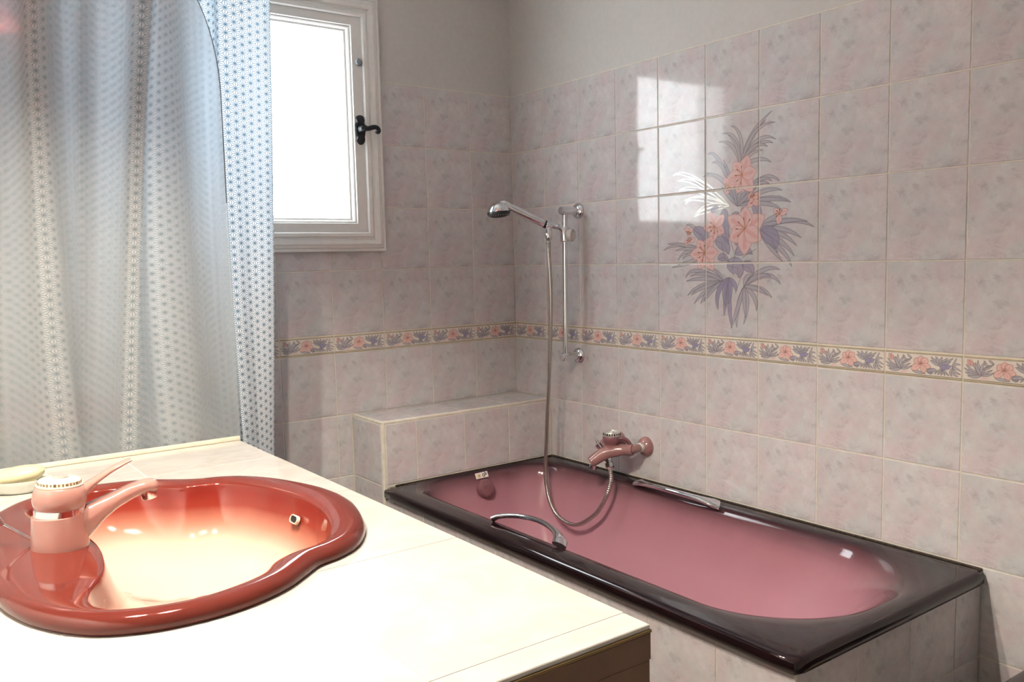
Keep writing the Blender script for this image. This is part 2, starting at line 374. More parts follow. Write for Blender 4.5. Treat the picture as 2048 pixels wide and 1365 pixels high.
VIO = srgb(142, 135, 160); GREYV = srgb(164, 160, 170); DVIO = srgb(112, 104, 138); LINE = srgb(112, 106, 104); PINKF = srgb(214, 182, 180); SALM = srgb(204, 146, 138); GOLD = srgb(196, 176, 130)
def lily(cv, cx, cy, r, rot, petals=6, fill=PINKF, deep=SALM, line=None, stretch=1.0, lw=.0016):
    line = line or srgb(190, 120, 104)
    for i in range(petals):
        a = rot + 2 * PI * i / petals; L = r * (1.0 if i % 2 == 0 else .86); W = r * .34
        k = np.linspace(0, 1, 14); wv = W * np.sin(PI * k ** .85) ** .8
        px = np.r_[k * L, (k * L)[::-1]]; py = np.r_[wv, -wv[::-1]]
        X = cx + (px * math.cos(a) - py * math.sin(a)) * stretch; Y = cy + px * math.sin(a) + py * math.cos(a)
        cv.poly(np.c_[X, Y], fill, .92); cv.stroke(np.c_[X, Y], lw, line, .7, .3)
        k2 = np.linspace(.08, .7, 6); cv.stroke(np.c_[cx + k2 * L * math.cos(a) * stretch, cy + k2 * L * math.sin(a)], W * .5, deep, .55)
    for i in range(5):
        a = rot + .5 + i * .7; cv.stroke([(cx, cy), (cx + .4 * r * math.cos(a), cy + .4 * r * math.sin(a))], lw, srgb(150, 116, 50), .95, .3)
        cv.stroke([(cx + .36 * r * math.cos(a), cy + .36 * r * math.sin(a)), (cx + .44 * r * math.cos(a), cy + .44 * r * math.sin(a))], lw * 2.2, srgb(120, 84, 50), .95)

def border_canvas():
    w, h = .2, .0657; cv = Canvas(w, h, .0010, srgb(214, 206, 196))
    W = .0040; OL = srgb(104, 96, 100)
    def b(base, ctrl, tip, wd=W, f=GREYV): cv.blade([q / 1000 for q in base], [q / 1000 for q in ctrl], [q / 1000 for q in tip], wd * 1.05, f, OL, .9, 0, .0015, .95)
    for tp, c in (((6, 44), (20, 24)), ((2, 34), (20, 20)), ((4, 24), (24, 14)), ((10, 15), (28, 11)), ((20, 52), (30, 34)), ((34, 56), (34, 36)), ((52, 54), (38, 36)), ((66, 46), (50, 42)), ((68, 34), (54, 26)), ((72, 28), (60, 18)), ((28, 50), (30, 34))): b((42, 18), c, tp, .0062 if tp[0] < 60 else .0045)
    b((46, 34), (58, 36), (72, 50)); b((58, 40), (52, 48), (48, 56)); b((70, 50), (62, 56), (60, 58)); b((74, 16), (88, 12), (108, 10), .006)
    for tp, c in (((122, 56), (132, 44)), ((134, 57), (140, 48)), ((150, 57), (146, 46)), ((164, 55), (152, 44)), ((178, 56), (160, 42)), ((172, 46), (158, 40)), ((120, 46), (132, 40))): b((142, 34), c, tp, .0066, srgb(152, 148, 160))
    for tp, c in (((186, 56), (180, 44)), ((196, 40), (184, 46)), ((198, 24), (182, 34)), ((196, 16), (184, 18)), ((190, 10), (176, 12)), ((176, 9), (168, 16))): b((176, 30), c, tp, .0045)
    for tp, c in (((140, 10), (148, 18)), ((148, 9), (152, 16)), ((158, 9), (154, 20)), ((168, 10), (160, 16)), ((132, 11), (140, 20))): b((152, 26), c, tp, .004)
    for tp, c in (((122, 14), (130, 14)), ((128, 24), (120, 20)), ((138, 18), (130, 24))): b((112, 16), c, tp, .009, srgb(150, 146, 158))
    cv.poly([(x / 1000, y / 1000) for x, y in ((144, 31), (150, 38), (164, 39), (174, 36), (168, 27), (156, 24), (147, 26))], srgb(128, 122, 160), .95)
    cv.stroke([(x / 1000, y / 1000) for x, y in ((144, 31), (150, 38), (164, 39), (174, 36), (168, 27), (156, 24), (147, 26), (144, 31))], .0012, OL, .9)
    cv.poly([(x / 1000, y / 1000) for x, y in ((40, 11), (50, 14), (62, 12), (56, 8), (46, 8))], PINKF, 1)
    for dx in (0, 6): cv.blade(((16 + dx) / 1000, .040), ((12 + dx) / 1000, .05), ((10 + dx) / 1000, .057), .007, SALM, OL, .9, 0, .001)
    cx, cy = .0965, .034
    for ang, L, Wd in ((2.5, 22, 19), (1.6, 22, 17), (.75, 23, 19), (-.25, 26, 14), (-1.15, 24, 15), (-2.6, 30, 17)):
        k = np.linspace(0, 1, 16); wv = Wd / 2000 * np.sin(PI * k ** 1.25) ** .7; px = np.r_[k, k[::-1]] * L / 1000; py = np.r_[wv, -wv[::-1]]
        X = cx + px * math.cos(ang) - py * math.sin(ang); Y = np.minimum(cy + px * math.sin(ang) + py * math.cos(ang), .058)
        cv.poly(np.c_[X, Y], srgb(218, 178, 172), 1); cv.stroke(np.c_[X, Y], .0014, srgb(170, 108, 98), .95)
        cv.stroke([(cx, cy), (cx + .6 * L / 1000 * math.cos(ang), cy + .6 * L / 1000 * math.sin(ang))], .0035, srgb(206, 142, 132), .6)
    for a in (1.2, 1.9, 2.6, 3.4, .4): cv.stroke([(cx, cy), (cx + .008 * math.cos(a), cy + .008 * math.sin(a))], .0014, srgb(120, 78, 46), 1)
    for y, wd, col, g in ((.0645, .004, srgb(206, 192, 160), .3), (.0608, .0015, srgb(110, 98, 88), 0), (.0628, .0012, srgb(170, 150, 96), .6), (.0052, .0016, srgb(80, 70, 62), 0), (.0028, .003, srgb(204, 190, 156), .3), (.0008, .0014, srgb(140, 124, 96), 0)):
        cv.stroke([(0, y), (w, y)], wd, col, 1, g)
    return cv
def mural_canvas():
    H = (0.00099023932, -2.2203151e-05, 0.67184451, 0.0002891858, -0.00061659918, 1.8610794, 0.00022622319, -2.0906e-05)
    def q(p):
        x, y = p; w = H[6] * x + H[7] * y + 1; return ((H[0] * x + H[1] * y + H[2]) / w - .8, (H[3] * x + H[4] * y + H[5]) / w - 1.0838)
    cv = Canvas(.6, .6708, .0015)
    def fan(base, lst, wd=.013, fill=GREYV, gold=.0, line=LINE):
        for tip, ctrl in lst: cv.blade(q(base), q(ctrl), q(tip), wd, fill, line, .82, gold)
    LG = srgb(172, 166, 170); rnd = random.Random(5)
    fan((630, 385), [((805, 60), (660, 190)), ((770, 110), (670, 230)), ((822, 125), (690, 120)), ((828, 222), (720, 160)), ((812, 245), (730, 200)), ((780, 265), (700, 210)), ((752, 285), (680, 290)), ((800, 355), (740, 310)), ((575, 145), (660, 170)), ((525, 190), (630, 170)), ((505, 240), (600, 220)), ((560, 200), (620, 240))], .010, LG)
    fan((610, 600), [((440, 310), (500, 260)), ((465, 360), (530, 320)), ((415, 440), (520, 390)), ((430, 420), (540, 420)), ((850, 465), (760, 370)), ((865, 510), (770, 480)), ((805, 465), (740, 400)), ((790, 480), (720, 440)), ((915, 580), (830, 520)), ((900, 575), (790, 540)), ((860, 622), (780, 560)), ((560, 480), (580, 540)), ((600, 470), (600, 540)), ((640, 480), (620, 540)), ((680, 490), (640, 540)), ((520, 500), (560, 540)), ((720, 500), (670, 540)), ((530, 340), (570, 440))], .0115, GREYV)
    fan((560, 600), [((245, 430), (330, 380)), ((275, 465), (350, 430)), ((280, 520), (360, 470)), ((315, 590), (370, 510)), ((310, 570), (380, 540)), ((370, 662), (430, 620)), ((330, 440), (420, 470)), ((380, 640), (440, 580))], .010, srgb(178, 174, 180), .8, srgb(206, 198, 168))
    fan((730, 740), [((1050, 722), (910, 640)), ((1010, 690), (880, 660)), ((975, 785), (880, 710)), ((948, 830), (870, 740)), ((935, 890), (870, 790)), ((920, 942), (880, 850)), ((866, 920), (800, 850)), ((890, 650), (800, 650)), ((860, 700), (790, 690)), ((840, 870), (790, 800))], .0125, GREYV)
    fan((470, 880), [((190, 858), (280, 790)), ((215, 822), (300, 810)), ((275, 912), (310, 830)), ((240, 950), (330, 930)), ((320, 715), (360, 680)), ((300, 905), (350, 850)), ((260, 860), (330, 830))], .010, LG)
    fan((530, 1030), [((318, 1008), (350, 920)), ((320, 1030), (410, 1000)), ((328, 1112), (390, 1040)), ((350, 1110), (400, 1060)), ((365, 1160), (420, 1080)), ((405, 1160), (430, 1080)), ((500, 1195), (470, 1120)), ((440, 960), (500, 960)), ((345, 1000), (430, 960)), ((420, 1150), (460, 1070))], .011, GREYV)
    fan((560, 1010), [((535, 1228), (540, 1120)), ((580, 1300), (560, 1180)), ((602, 1090), (610, 1050)), ((500, 1185), (480, 1070)), ((560, 1160), (580, 1080)), ((545, 1180), (520, 1080))], .015, VIO)
    fan((650, 1060), [((855, 1045), (790, 940)), ((852, 962), (760, 920)), ((805, 1125), (760, 1060)), ((722, 1200), (730, 1110)), ((648, 1278), (690, 1150)), ((608, 1296), (600, 1190)), ((575, 1300), (610, 1200)), ((700, 1000), (660, 980)), ((800, 1000), (730, 970)), ((780, 1110), (720, 1060)), ((660, 1240), (650, 1150))], .0125, GREYV)
    for base, tip, ctrl, wd in (((540, 620), (560, 825), (520, 720), .036), ((640, 610), (655, 760), (670, 690), .028), ((700, 580), (725, 690), (740, 640), .024), ((740, 740), (825, 850), (830, 770), .046), ((550, 940), (620, 1010), (640, 930), .046), ((360, 740), (420, 830), (440, 760), .038), ((480, 800), (560, 880), (550, 810), .036), ((600, 880), (700, 880), (650, 830), .028), ((500, 910), (560, 920), (530, 880), .022), ((640, 940), (700, 990), (700, 940), .028), ((460, 640), (500, 610), (480, 610), .016), ((580, 700), (620, 640), (590, 650), .022), ((610, 830), (640, 760), (600, 790), .018)):
        cv.blade(q(base), q(ctrl), q(tip), wd, srgb(140, 134, 158), LINE, .7, .0); cv.stroke([q(base), q(((base[0] + 2 * ctrl[0] + tip[0]) / 4, (base[1] + 2 * ctrl[1] + tip[1]) / 4)), q(tip)], .0016, LINE, .7)
    for a_, b_ in (((560, 760), (600, 900)), ((610, 830), (580, 960)), ((480, 960), (530, 1030)), ((640, 980), (600, 1100)), ((690, 1000), (640, 1080)), ((720, 850), (640, 900)), ((520, 830), (540, 910))): cv.stroke([q(a_), q(b_)], .0022, LINE, .7)
    def fl(c, r, rot, n=6, st=1.0): x, y = q(c); lily(cv, x, y, r, rot, n, PINKF, SALM, None, st)
    fl((640, 430), .062, 1.2); fl((560, 490), .030, 2.2, 3); fl((480, 720), .050, 2.0, 5); fl((655, 735), .078, .5); fl((425, 875), .060, 1.1)
    fl((850, 648), .030, .4, 3); fl((705, 565), .030, .8, 4); fl((335, 750), .022, 2.6, 3); fl((340, 805), .026, .3, 2); fl((700, 550), .02, 0, 3)
    return cv

# ================================================================= SETTING
ZH = 1.31; TH = .22243
ROWS = [(ZH + 2 * TH, ZH + 3 * TH), (ZH + TH, ZH + 2 * TH), (ZH, ZH + TH), (1.0838, ZH), (.7956, 1.0179), (.5732, .7956), (.3508, .5732), (.1284, .3508), (0, .1284)]
BZ = (1.0179, 1.0838); CEIL = 2.5; YB = -4.1; XL = -2.5
def struct(o): o['kind'] = 'structure'; return o
o = struct(box('floor', (XL - .15, YB - .15, -.12), (.16, .26, 0), 'floor'))
o = struct(box('ceiling', (XL - .15, YB - .15, CEIL), (.16, .26, CEIL + .12), 'white'))
wr = struct(box('wall_right', (.006, YB, 0), (.16, .26, CEIL), 'paint'))
struct(box('wall_left', (XL - .15, YB, 0), (XL, .26, CEIL), 'white'))
struct(box('wall_front', (XL, YB - .15, 0), (.16, YB, CEIL), 'white'))
OX0, OX1, OZ0, OZ1 = -1.385, -.645, 1.432, 2.20
wb = struct(boxes('wall_back', [((XL, .006, 0), (OX0, .26, CEIL)), ((OX1, .006, 0), (.006, .26, CEIL)), ((OX0, .006, 0), (OX1, .26, OZ0)), ((OX0, .006, OZ1), (OX1, .26, CEIL))], 'paint'))
gt = ZH + 3 * TH
box('grout', (.0014, -3.0, 0), (.0062, 0.006, gt + .002), 'grout', wr, label='cream tile grout')
boxes('grout', [((XL, .0014, 0), (OX0, .0062, gt + .002)), ((OX1, .0014, 0), (.0014, .0062, gt + .002)), ((OX0, .0014, 0), (OX1, .0062, OZ0))], 'grout', wb, label='cream tile grout')

bcv = border_canvas(); bmesh_border = bcv.mesh('border_tile', 0, .2, 0, .0657, .0068, 'border')
mcv = mural_canvas()
for i in range(15):                                        # right wall, column i starts .2*i from the corner
    y = -.2 * i - .1
    for r, (z0, z1) in enumerate(ROWS):
        if z1 < .58 and y > -1.86: continue
        if i == 0 and z1 < .80: continue
        if i > 12 and z1 > 1.8: continue
        if 4 <= i <= 6 and 1 <= r <= 3:
            me = mcv.mesh('flower_tile', .2 * (i - 4), .2 * (i - 3), z0 - 1.0838, min(z1 - 1.0838, .6708), .006, 'mural')
            tile(wr, 'right', .006, y, (z0 + z1) / 2, .2, z1 - z0, name='flower_tile', me=me)['label'] = 'tile with part of a painted lily bouquet'
        else: tile(wr, 'right', .006, y, (z0 + z1) / 2, .2, z1 - z0)
    tile(wr, 'right', .006, y, sum(BZ) / 2, .2, .0657, name='border_tile', me=bmesh_border)
for i in range(11):                                        # back wall
    x0, x1 = -.2 * i - .2, -.2 * i
    for r, (z0, z1) in enumerate(ROWS):
        a0, a1, b0, b1 = x0, x1, z0, z1
        if x1 < -.59 and x0 > -1.41 and z1 > 1.39:
            if z0 > 1.39: continue
            b1 = 1.389
        elif i == 7 and z1 > 1.39 and z0 > 1.39: a1 = -1.432
        elif i == 7 and z1 > 1.39: pass
        if i < 3 and z1 < .80: continue
        if i == 3 and z1 < .80: a1 = -.745
        tile(wb, 'back', (a0 + a1) / 2, .006, (b0 + b1) / 2, a1 - a0, b1 - b0)
    tile(wb, 'back', -.2 * i - .1, .006, sum(BZ) / 2, .2, .0657, name='border_tile', me=bmesh_border)

# ---------------------------------------------------------------- window
win = thing('window_1', (-1.015, 0, 1.377), 'white painted wooden casement window with frosted pane', 'window'); win['kind'] = 'structure'; del win['category']
def sweep(name, x0, x1, z0, z1, prof, mat, parent, label=None):
    """mitred rectangular frame: prof = (outward offset from the rectangle, y)"""
    v = []; f = []; n = len(prof)
    for sx, sz in ((-1, -1), (1, -1), (1, 1), (-1, 1)):
        for d, y in prof: v.append(((x1 + d) if sx > 0 else (x0 - d), y, (z1 + d) if sz > 0 else (z0 - d)))
    for c in range(4):
        for j in range(n): f.append((c * n + j, c * n + (j + 1) % n, ((c + 1) % 4) * n + (j + 1) % n, ((c + 1) % 4) * n + j))
    return mk(name, v, f, mat, parent, 28, label)
sweep('casing', -1.385, -.645, 1.432, 2.20, [(-.012, .02), (-.012, -.016), (-.008, -.022), (.003, -.024), (.006, -.019), (.012, -.018), (.017, -.025), (.030, -.029), (.036, -.024), (.042, -.022), (.046, -.017), (.050, -.020), (.054, -.020), (.056, -.017), (.056, .005), (0, .02)], 'wood', win)
sweep('sash', -1.325, -.705, 1.487, 2.147, [(.0, .03), (.0, .012), (.003, .0), (.007, -.003), (.009, -.001), (.012, -.009), (.015, -.010), (.055, -.010), (.058, -.007), (.058, .03)], 'wood', win)
sweep('glazing_bead', -1.325, -.705, 1.487, 2.147, [(-.010, .028), (-.010, .022), (-.006, .014), (.001, .012), (.001, .028)], 'wood', win)
box('pane', (-1.336, .030, 1.476), (-.694, .036, 2.158), 'pane', win)
def plate_outline(cx, cz, s=1.0):
    pts = [(0, .050), (.012, .046), (.018, .036), (.015, .026), (.020, .016), (.021, 0), (.019, -.016), (.015, -.028), (.017, -.036), (.010, -.048), (0, -.053)]
    pts = pts + [(-x, z) for x, z in reversed(pts[1:-1])]
    return catmull([(cx + x * s, 0, cz + z * s) for x, z in pts], 4, True)
pc = (-.672, 1.803); ring = plate_outline(*pc)
rr = [[Vector((p.x, -.010, p.z)) for p in ring], [Vector((p.x, -.014, p.z)) for p in ring], [Vector((pc[0] + (p.x - pc[0]) * .82, -.018, pc[1] + (p.z - pc[1]) * .88)) for p in ring]]
hp = loft('handle_plate', rr, [0, 0, 0], 'iron', win, 40)
lathe('handle_collar', [(.0, 0), (.013, 0), (.014, .006), (.010, .012), (.009, .03), (.011, .036), (.0, .04)], (-.672, -.014, 1.803), (0, -1, 0), 'iron', win, 20)
hpts = catmull([(-.684, -.046, 1.806), (-.672, -.050, 1.802), (-.658, -.053, 1.803), (-.646, -.055, 1.807), (-.634, -.056, 1.808), (-.625, -.056, 1.803), (-.623, -.056, 1.795), (-.628, -.056, 1.791), (-.632, -.056, 1.795)], 5)
tube('handle_lever', hpts, [.0085 - .0025 * abs(i / len(hpts) - .3) for i in range(len(hpts))], 'iron', win, 12, label='black scrolled iron lever')
lathe('button', [(.0, 0), (.0125, 0), (.0125, .006), (.010, .010), (0, .011)], (-.670, -.010, 2.035), (0, -1, 0), 'greyrub', win, 20, label='round grey button')

# ================================================================= TILED LEDGE at the end of the bath
LX = -.742; LY = -.222; LZ = .7955
lg = thing('tiled_ledge', (LX / 2, LY / 2, 0), 'pink mottled tiled ledge boxed in below the window, behind the bathtub', 'ledge')
box('core', (LX + .0016, LY + .0016, 0), (-.0005, -.0005, LZ - .0016), 'grout', lg, .002, 1)
xs = [-.012, -.2094, -.408, -.609, LX + .014]
for a, b in zip(xs, xs[1:]):
    tile(lg, 'back', (a + b) / 2, LY + .006, (.5732 + LZ - .010) / 2, a - b, LZ - .010 - .5732)
for a, b in zip([0, -.2094, -.408, -.609], [-.2094, -.408, -.609, LX + .012]):
    tile(lg, 'top', (a + b) / 2, (LY + .014) / 2, LZ - .006, a - b, -(LY + .014))
for z0, z1 in ((.5732, LZ - .01), (.3508, .5732), (.1284, .3508), (0, .1284)):
    tile(lg, 'right', LX + .006, (LY + .01) / 2, (z0 + z1) / 2, -(LY + .01), z1 - z0)
box('edge_grout', (LX + .0005, LY + .0005, LZ - .0105), (-.001, LY + .0135, LZ - .0005), 'grout', lg, .003, 2, label='thick cream grout along the edge')
box('edge_grout', (LX + .0008, LY + .0008, .0), (LX + .0125, LY + .0125, LZ - .004), 'grout', lg, .003, 2, label='thick cream grout along the edge')

# ================================================================= TUB SURROUND
TX = -.735; TY0 = LY; TY1 = -1.858; RZ = .568; RB = .534
ap = thing('bath_apron', (TX, -1.0, 0), 'tiled apron wall enclosing the plum bathtub', 'bath apron')
boxes('core', [((TX + .0016, TY1 + .0016, 0), (TX + .05, TY0 - .002, RB - .001)), ((TX + .0016, TY1 + .0016, 0), (-.002, TY1 + .05, RB - .001))], 'grout', ap)
ys = [TY0 - .002, -.27, -.4709, -.6690, -.8670, -1.0650, -1.2630, -1.4650, -1.6640, TY1]
for a, b in zip(ys, ys[1:]):
    for z0, z1 in ((.3508, RB - .001), (.1284, .3508), (0, .1284)):
        tile(ap, 'right', TX + .006, (a + b) / 2, (z0 + z1) / 2, a - b, z1 - z0)
xe = [TX + .002, -.5236, -.3236, -.1236, -.003]
for a, b in zip(xe, xe[1:]):
    for z0, z1 in ((.3508, RB - .001), (.1284, .3508), (0, .1284)):
        tile(ap, 'back', (a + b) / 2, TY1 + .006, (z0 + z1) / 2, b - a, z1 - z0)
box('corner_grout', (TX - .001, TY1 - .001, 0), (TX + .006, TY1 + .006, RB - .001), 'grout', ap, .002, 1)

# ================================================================= BATHTUB
tub = thing('bathtub', (-.37, -1.045, .0), 'plum enamelled bathtub fading to mauve inside, set in the tiled corner', 'bathtub')
BX0, BX1, BY0, BY1 = -.748, -.0015, -1.870, -.2235
NA = 176
def rrect(x0, x1, y0, y1, r, z, rs=None):
    """rounded rectangle, NA points, parametrised by direction so all rings correspond"""
    cx, cy = (BX0 + BX1) / 2 + .01, -1.045; out = []
    for i in range(NA):
        a = 2 * PI * (i + .5) / NA; dx, dy = math.cos(a) * .36, math.sin(a) * .80
        # ray against the rounded rectangle by bisection
        lo, hi = 0, 3.0
        for _ in range(34):
            m = (lo + hi) / 2; px, py = cx + dx * m, cy + dy * m
            rad = r if rs is None else (rs[0] if py < cy else rs[1])
            qx = max(x0 + rad - px, 0, px - (x1 - rad)); qy = max((y0 + rad) - py, 0, py - (y1 - rad))
            ins = x0 < px < x1 and y0 < py < y1 and (not (qx > 0 and qy > 0) or qx * qx + qy * qy < rad * rad)
            lo, hi = (m, hi) if ins else (lo, m)
        out.append(Vector((cx + dx * lo, cy + dy * lo, z)))
    return out
def inset(d0, dfr, dbk, dl, dr, rf, rb, z): return rrect(BX0 + dl, BX1 - dr, BY0 + dfr, BY1 - dbk, .1, z, (rf, rb))
rings = []; ts = []
def add(r, t): rings.append(r); ts.append(t)
add(rrect(BX0 + .006, BX1, BY0 + .006, BY1, .012, RB), 0)
add(rrect(BX0, BX1, BY0, BY1, .014, RB + .004), 0)
add(rrect(BX0, BX1, BY0, BY1, .014, RZ - .012), 0)
add(rrect(BX0 + .0025, BX1, BY0 + .0025, BY1, .014, RZ - .005), 0)
add(rrect(BX0 + .008, BX1, BY0 + .008, BY1, .016, RZ - .001), .03)
add(rrect(BX0 + .014, BX1 - .004, BY0 + .014, BY1 - .004, .02, RZ), .08)
prof = [  # front, back, left, right insets, corner radii, drop, t
    (.030, .006, .050, .034, .13, .07, .000, .16), (.045, .010, .068, .046, .22, .11, .0010, .24), (.056, .016, .084, .056, .26, .14, .0045, .31),
    (.066, .021, .094, .064, .28, .15, .011, .37), (.078, .025, .101, .070, .29, .155, .021, .43), (.096, .030, .107, .076, .29, .155, .036, .49),
    (.130, .038, .113, .083, .29, .155, .060, .56), (.200, .052, .123, .095, .28, .16, .120, .66), (.290, .070, .134, .108, .27, .16, .200, .78),
    (.370, .094, .146, .122, .25, .16, .280, .88), (.420, .128, .160, .136, .22, .15, .330, .93), (.470, .155, .185, .160, .18, .13, .362, .96), (.540, .21, .23, .205, .12, .10, .378, .98), (.66, .32, .30, .28, .06, .06, .385, 1)]
for fr, bk, l, r, rf, rb, dz, t in prof: add(inset(0, fr, bk, l, r, rf, rb, RZ - dz), t)
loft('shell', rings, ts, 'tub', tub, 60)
lathe('drain', [(0, .004), (.012, .004), (.026, .003), (.03, 0)], (-.37, -.62, RZ - .386), (0, 0, 1), 'chrome', tub, 28)
box('sealant', (-.0038, BY0 + .01, RZ - .004), (-.0009, BY1, RZ + .0035), 'mildew', tub, .0012, 1, label='dark mildewed sealant line')
box('sealant', (BX0 + .05, BY1 - .001, RZ - .004), (-.004, LY + .0005, RZ + .003), 'mildew', tub, .0012, 1, label='dark mildewed sealant line')
# overflow dial
kd = lathe('overflow_dial', [(r * .70, t * .85) for r, t in [(.045, -.006), (.047, .004), (.047, .016), (.044, .026), (.040, .030), (.036, .030), (.034, .033), (.014, .034), (.013, .0315), (.010, .0315), (.009, .034), (0, .034)]], (-.356, -.2600, .506), (-.06, -.97, .20), 'mauvedark', tub, 60, 30, label='round mauve overflow dial', scal=lambda a: 1 + .022 * math.cos(10 * a))
# approval sticker above the dial, lying on the sloping tub wall
sO = Vector((-.3565, -.2485, .5525)); sX = Vector((1, 0, .02)).normalized(); sZ = Vector((-.05, .37, .93)).normalized(); sN = sX.cross(sZ).normalized()
if sN.y > 0: sN = -sN
def spt(a, b, h): return sO + sX * a + sZ * b + sN * h
def splate(name, pts, h0, h1, mat, parent):
    n = len(pts); v = [spt(a, b, h0) for a, b in pts] + [spt(a, b, h1) for a, b in pts]
    return mk(name, v, [tuple(range(n)), tuple(range(n, 2 * n))] + [(i, (i + 1) % n, n + (i + 1) % n, n + i) for i in range(n)], mat, parent)
st = splate('sticker', [(-.027, -.0105), (.027, -.0105), (.027, .0105), (-.027, .0105)], .0012, .0022, 'sticker', tub)
def ribbon(name, pts, wd, parent):
    P = [Vector((p.x, p.y)) for p in catmull([(a, b, 0) for a, b in pts], 5)]; A = []; B = []
    for i, p in enumerate(P):
        t = (P[min(i + 1, len(P) - 1)] - P[max(i - 1, 0)]).normalized(); n = Vector((-t.y, t.x)) * wd / 2; A.append(p + n); B.append(p - n)
    v = [spt(q.x, q.y, h) for h in (.0022, .0027) for q in A + B]; n = len(P); f = []
    for i in range(n - 1):
        f += [(2 * n + i, 2 * n + i + 1, 3 * n + i + 1, 3 * n + i), (i, i + 1, n + i + 1, n + i), (i, i + 1, 2 * n + i + 1, 2 * n + i), (n + i, n + i + 1, 3 * n + i + 1, 3 * n + i)]
    return mk(name, v, f, 'black', parent)
k_ = lambda L: [(.012 + a * .95, b * .95) for a, b in L]
ribbon('approval_mark', k_([(-.001, .003), (-.005, .0045), (-.009, .001), (-.008, -.005), (-.003, -.0065), (.0005, -.003), (-.003, -.0015)]), .0026, st)
ribbon('approval_mark', k_([(.003, .0095), (.002, .005), (.006, .0055), (.0095, .003), (.007, -.0005), (.002, .0005), (-.001, -.0025)]), .0026, st)
splate('gold_seal', [(-.012 + .0065 * math.cos(2 * PI * i / 20), -.001 + .0065 * math.sin(2 * PI * i / 20)) for i in range(20)], .0022, .0026, 'goldprint', st)
# grab handles
def grab(org, side, ylen):
    """arched chrome grip: from y0 to y1 along the rim, bulging toward the basin centre (side=+1 -> +x)"""
    x, y0, y1 = org; L = y1 - y0; P = []; fl = []
    for i in range(29):
        s = i / 28; e = math.sin(PI * s); P.append((x + side * (.050 * e ** .6 if side > 0 else .046 * e ** .6), y0 + L * s, RZ + .004 + .022 * e ** .55))
        k = 1 - e; fl.append((.009 + .016 * k ** 2.2 * (1 if 0.02 < s < .98 else .75), .0075 + .001 * k))
    return tube('grab_handle', P, 0, 'chrome', tub, 16, 60, label='arched chrome grip on the rim', flat=fl, up=(1, 0, 0))
grab((-.672, -.765, -1.075), 1, 0)
grab((-.062, -.755, -1.105), -1, 0)

# ================================================================= BATH MIXER
mx = thing('bath_mixer', (0, -.67, .60), 'mauve wall-mounted bath mixer tap with dial and shower diverter', 'tap')
MZ = .686
for yy in (-.735, -.602):
    sg = .012 if yy < -.66 else -.012
    fo = lathe('wall_flange', [(.034, 0), (.034, .003), (.031, .012), (.022, .020), (.016, .024)], (0, yy, MZ), (-1, 0, 0), 'mauve', mx, 32)
    lathe('collar', [(.0165, .022), (.0165, .034), (.014, .036)], (0, yy, MZ), (-1, 0, 0), 'silverpaint', fo, 24)
    cpts = catmull([(-.03, yy, MZ), (-.050, yy, MZ), (-.068, yy + sg * .5, MZ - .002), (-.082, yy + sg * 2.5, MZ - .005)], 6)
    tube('inlet_arm', cpts, [.0135] * 6 + [.0155] * (len(cpts) - 6), 'mauve', mx, 18)
tube('crossbar', catmull([(-.068, -.738, MZ - .002), (-.083, -.70, MZ - .004), (-.086, -.64, MZ - .004), (-.070, -.600, MZ - .002)], 6), .019, 'mauve', mx, 22)
sp_ = catmull([(-.074, -.722, MZ - .003), (-.088, -.696, MZ - .006), (-.104, -.670, MZ - .012), (-.124, -.650, MZ - .023), (-.146, -.634, MZ - .040), (-.160, -.625, MZ - .051)], 7)
n_ = len(sp_)
tube('body', sp_, 0, 'mauve', mx, 24, 60, flat=[(interp([(0, .015), (.3, .022), (.6, .0225), (.95, .0185), (1, .015)], i / (n_ - 1)), interp([(0, .016), (.3, .023), (.6, .022), (.95, .021), (1, .018)], i / (n_ - 1))) for i in range(n_)], up=(0, 0, 1))
lathe('aerator', [(.014, 0), (.0135, .012), (.011, .012), (0, .010)], (-.152, -.631, MZ - .060), (-.15, .1, -1), 'chrome', mx, 24)
lathe('dial_neck', [(.023, -.004), (.0225, .008), (.025, .016), (.030, .020)], (-.100, -.670, MZ), (0, 0, 1), 'mauve', mx, 30)
lathe('dial', [(.0295, 0), (.0320, .004), (.0315, .020), (.0300, .024)], (-.100, -.670, MZ + .018), (0, 0, 1), 'mauvedark', mx, 36)
CM = MZ + .0415
cp = lathe('dial_cap', [(.0300, 0), (.0305, .002), (.0290, .013), (.0280, .015), (.021, .0155), (.020, .013), (.008, .0125), (.007, .0155), (0, .0165)], (-.100, -.670, CM), (0, 0, 1), 'silverpaint', mx, 36)
for i in range(22):
    a = 2 * PI * i / 22; c = Vector((-.100 + .0302 * math.cos(a), -.670 + .0302 * math.sin(a), CM + .0075)); e = Vector((-math.sin(a), math.cos(a), 0)) * (.0016 if i % 3 else .0026); r_ = Vector((math.cos(a), math.sin(a), 0))
    vv = [c + e * s1 + Vector((0, 0, .0034 * s2)) + r_ * (.0006 - .0004 * s2 if k else -.002) for k in (0, 1) for s1, s2 in ((-1, -1), (1, -1), (1, 1), (-1, 1))]
    mk('dial_mark', vv, [(0, 1, 2, 3), (4, 5, 6, 7), (0, 1, 5, 4), (1, 2, 6, 5), (2, 3, 7, 6), (3, 0, 4, 7)], 'black', cp)
tube('dial_lever', catmull([(-.090, -.690, MZ + .034), (-.078, -.706, MZ + .034), (-.066, -.716, MZ + .022), (-.060, -.720, MZ + .008)], 6), 0, 'mauvedark', mx, 12, 50, flat=[(.012 - .004 * i / 18, .007) for i in range(19)], up=(1, 0, 0))
dv_ = lathe('diverter', [(.0, -.006), (.010, -.006), (.010, .006), (.0120, .010), (.0120, .020), (.007, .024), (0, .025)], (-.122, -.640, MZ - .006), (-.3, .45, .75), 'chrome', mx, 20)
